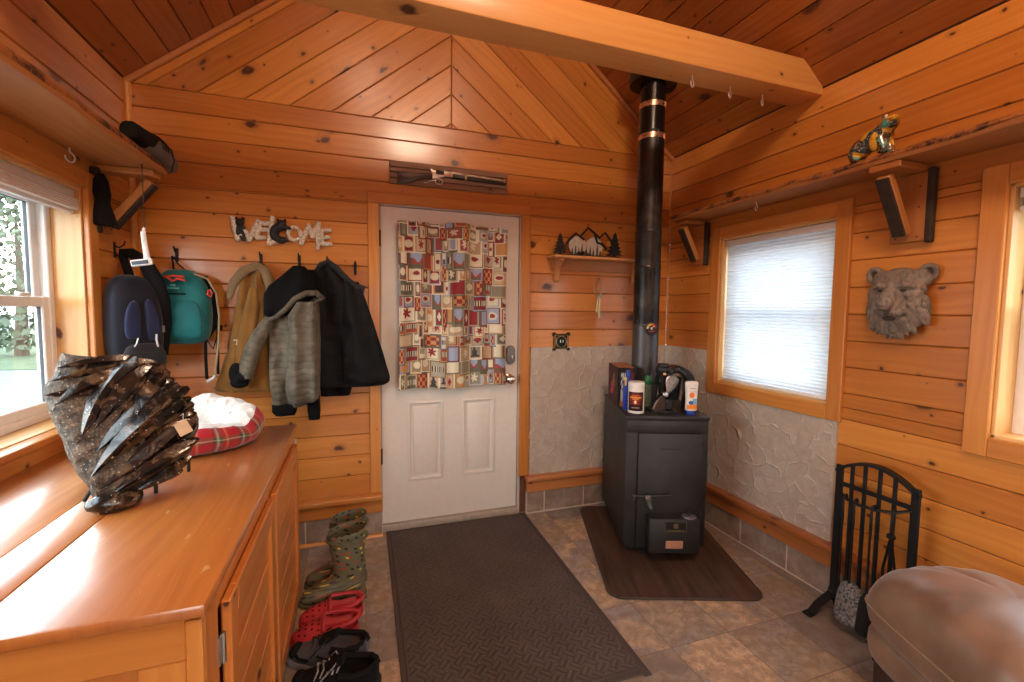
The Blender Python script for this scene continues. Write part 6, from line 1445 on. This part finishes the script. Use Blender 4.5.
mb = MB(); mb.loft([cush(z, k) for z, k in ((.205, .90), (.212, .955), (.25, .975), (.29, .968), (.312, .93), (.318, .86))]); obj('lower_cushion', mb, LEA, ot, ang=70)
mb = MB(); mb.loft([sring(0, 0, z, W * k, D * k, 9., 60) for z, k in ((.045, .86), (.05, .875), (.212, .885), (.216, .87))]); obj('base', mb, plain('dark_brown_leather', lin('#3b2622'), .5), ot, ang=50)
for sx in (-1, 1):
    for sy in (-1, 1): mb = MB(); mb.lathe([(0, .001), (.022, .001), (.026, .048), (0, .048)], 14, T(sx * .16, sy * .24, 0)); obj('foot', mb, BLKR, ot)

# ---------------- cup hooks
cup_hook(1.536, 1.84, BZ0, 'small metal cup hook under the ceiling beam beside the stovepipe', None, 1.7, .5)
cup_hook(1.79, 1.865, BZ0, 'middle one of the three cup hooks under the ceiling beam', None, 1.7, .5)
cup_hook(2.01, 1.872, BZ0, 'cup hook under the ceiling beam nearest the right wall', None, 1.7, .5)
cup_hook(2.172, 2.03, 2.074, 'white cup hook under the right shelf above the covered window', None, 1.5, .3)
cup_hook(-1.085, 2.36, 2.078, 'white cup hook under the left shelf above the rolled blind', None, 1.8, 1.2)
# ---------------- one object for every loose piece of these parts
def split_islands(o):
    bm = bmesh.new(); bm.from_mesh(o.data); seen = set(); isl = []
    bm.verts.ensure_lookup_table()
    for v in bm.verts:
        if v.index in seen: continue
        st, comp = [v], []
        seen.add(v.index)
        while st:
            c = st.pop(); comp.append(c.index)
            for e in c.link_edges:
                w = e.other_vert(c)
                if w.index not in seen: seen.add(w.index); st.append(w)
        isl.append(set(comp))
    bm.free()
    if len(isl) < 2: return
    nm = o.name.split('.')[0]; full = o.data
    for k, s_ in enumerate(isl):
        m2 = full.copy(); b2 = bmesh.new(); b2.from_mesh(m2); b2.verts.ensure_lookup_table()
        bmesh.ops.delete(b2, geom=[v for v in b2.verts if v.index not in s_], context='VERTS'); b2.to_mesh(m2); b2.free()
        if k == 0: o.data = m2
        else:
            c = o.copy(); c.data = m2; c.name = nm; COL.objects.link(c)
SPLIT = {'screw', 'zip_loop', 'zip_pull', 'crossbar', 'latch', 'button', 'rivet', 'barrel_band', 'upright', 'slot_glint', 'hang_loop', 'front_panel'}
for o in list(COL.objects):
    if o.type == 'MESH' and o.name.split('.')[0] in SPLIT: split_islands(o)

# ---------------- outside world, light and camera
w = bpy.data.worlds.new('World'); SC.world = w; w.use_nodes = True
wn = w.node_tree; bg = wn.nodes['Background']
tc = wn.nodes.new('ShaderNodeTexCoord'); sp = wn.nodes.new('ShaderNodeSeparateXYZ'); wn.links.new(tc.outputs['Generated'], sp.inputs[0])
cr = wn.nodes.new('ShaderNodeValToRGB'); wn.links.new(sp.outputs[2], cr.inputs[0])
cr.color_ramp.elements[0].position = .0; cr.color_ramp.elements[0].color = (1, 1, .98, 1)
cr.color_ramp.elements[1].position = .7; cr.color_ramp.elements[1].color = (.72, .84, 1, 1)
wn.links.new(cr.outputs[0], bg.inputs[0]); bg.inputs[1].default_value = WORLD
def portal(x, y, z, rot, sx, sy):
    l = bpy.data.lights.new('window_portal', 'AREA'); l.shape = 'RECTANGLE'; l.size, l.size_y = sx, sy; l.cycles.is_portal = True
    o = bpy.data.objects.new('window_portal', l); COL.objects.link(o); o.location = (x, y, z); o.rotation_euler = rot
portal(XL - .2, (LW[0] + LW[1]) / 2, 1.45, (0, -PI / 2, 0), 1.0, 1.95)
for r in (RW1, RW2): portal(XR + .2, (r[0] + r[1]) / 2, 1.45, (0, PI / 2, 0), .97, .87)
for f in FW: portal(XL + (f[0] + f[1]) / 2, YF - .2, .925, (PI / 2, 0, 0), 1.3, 1.15)
def bulb(x, y, z, e, r=.05, c=(1, .80, .58)):
    l = bpy.data.lights.new('added_low_lamp', 'POINT'); l.energy = e; l.shadow_soft_size = r; l.color = c
    o = bpy.data.objects.new('added_low_lamp', l); COL.objects.link(o); o.location = (x, y, z)
bulb(.35, -.55, 1.62, 14, .05)  # low lamp added behind the viewer to throw light up the gable
for bx_, by_ in ((.5, .15), (.82, .05), (.65, -.25)):   # bulbs of the unseen ceiling fitting, shining all round
    l = bpy.data.lights.new('fitting_bulb', 'POINT'); l.energy = LAMP; l.shadow_soft_size = .11; l.color = (1, .80, .58)
    o = bpy.data.objects.new('fitting_bulb', l); COL.objects.link(o); o.location = (bx_, by_, 3.5)
cam = bpy.data.cameras.new('Camera'); co_ = bpy.data.objects.new('Camera', cam); COL.objects.link(co_)
cam.sensor_width = 36; cam.lens = 451.986 / 1024 * 36; cam.clip_start = .02; cam.clip_end = 300
yaw, pit, roll = math.radians(19.1133), math.radians(3.8407), math.radians(-.6308)
fwd = V((math.sin(yaw) * math.cos(pit), math.cos(yaw) * math.cos(pit), -math.sin(pit))); r_ = V((math.cos(yaw), -math.sin(yaw), 0)); d_ = fwd.cross(r_)
rr = r_ * math.cos(roll) + d_ * math.sin(roll); dd = d_ * math.cos(roll) - r_ * math.sin(roll)
m = Mx((rr, -dd, -fwd)).transposed().to_4x4(); m.translation = V((0, 0, 1.44)); co_.matrix_world = m
SC.camera = co_
vs = SC.view_settings; vs.view_transform = 'Standard'; vs.look = 'None'; vs.gamma = 1; vs.use_curve_mapping = False; vs.exposure = EXPO
SC.cycles.max_bounces = 10; SC.cycles.diffuse_bounces = 5; SC.cycles.glossy_bounces = 4; SC.cycles.transmission_bounces = 8
SC.cycles.sample_clamp_indirect = 6
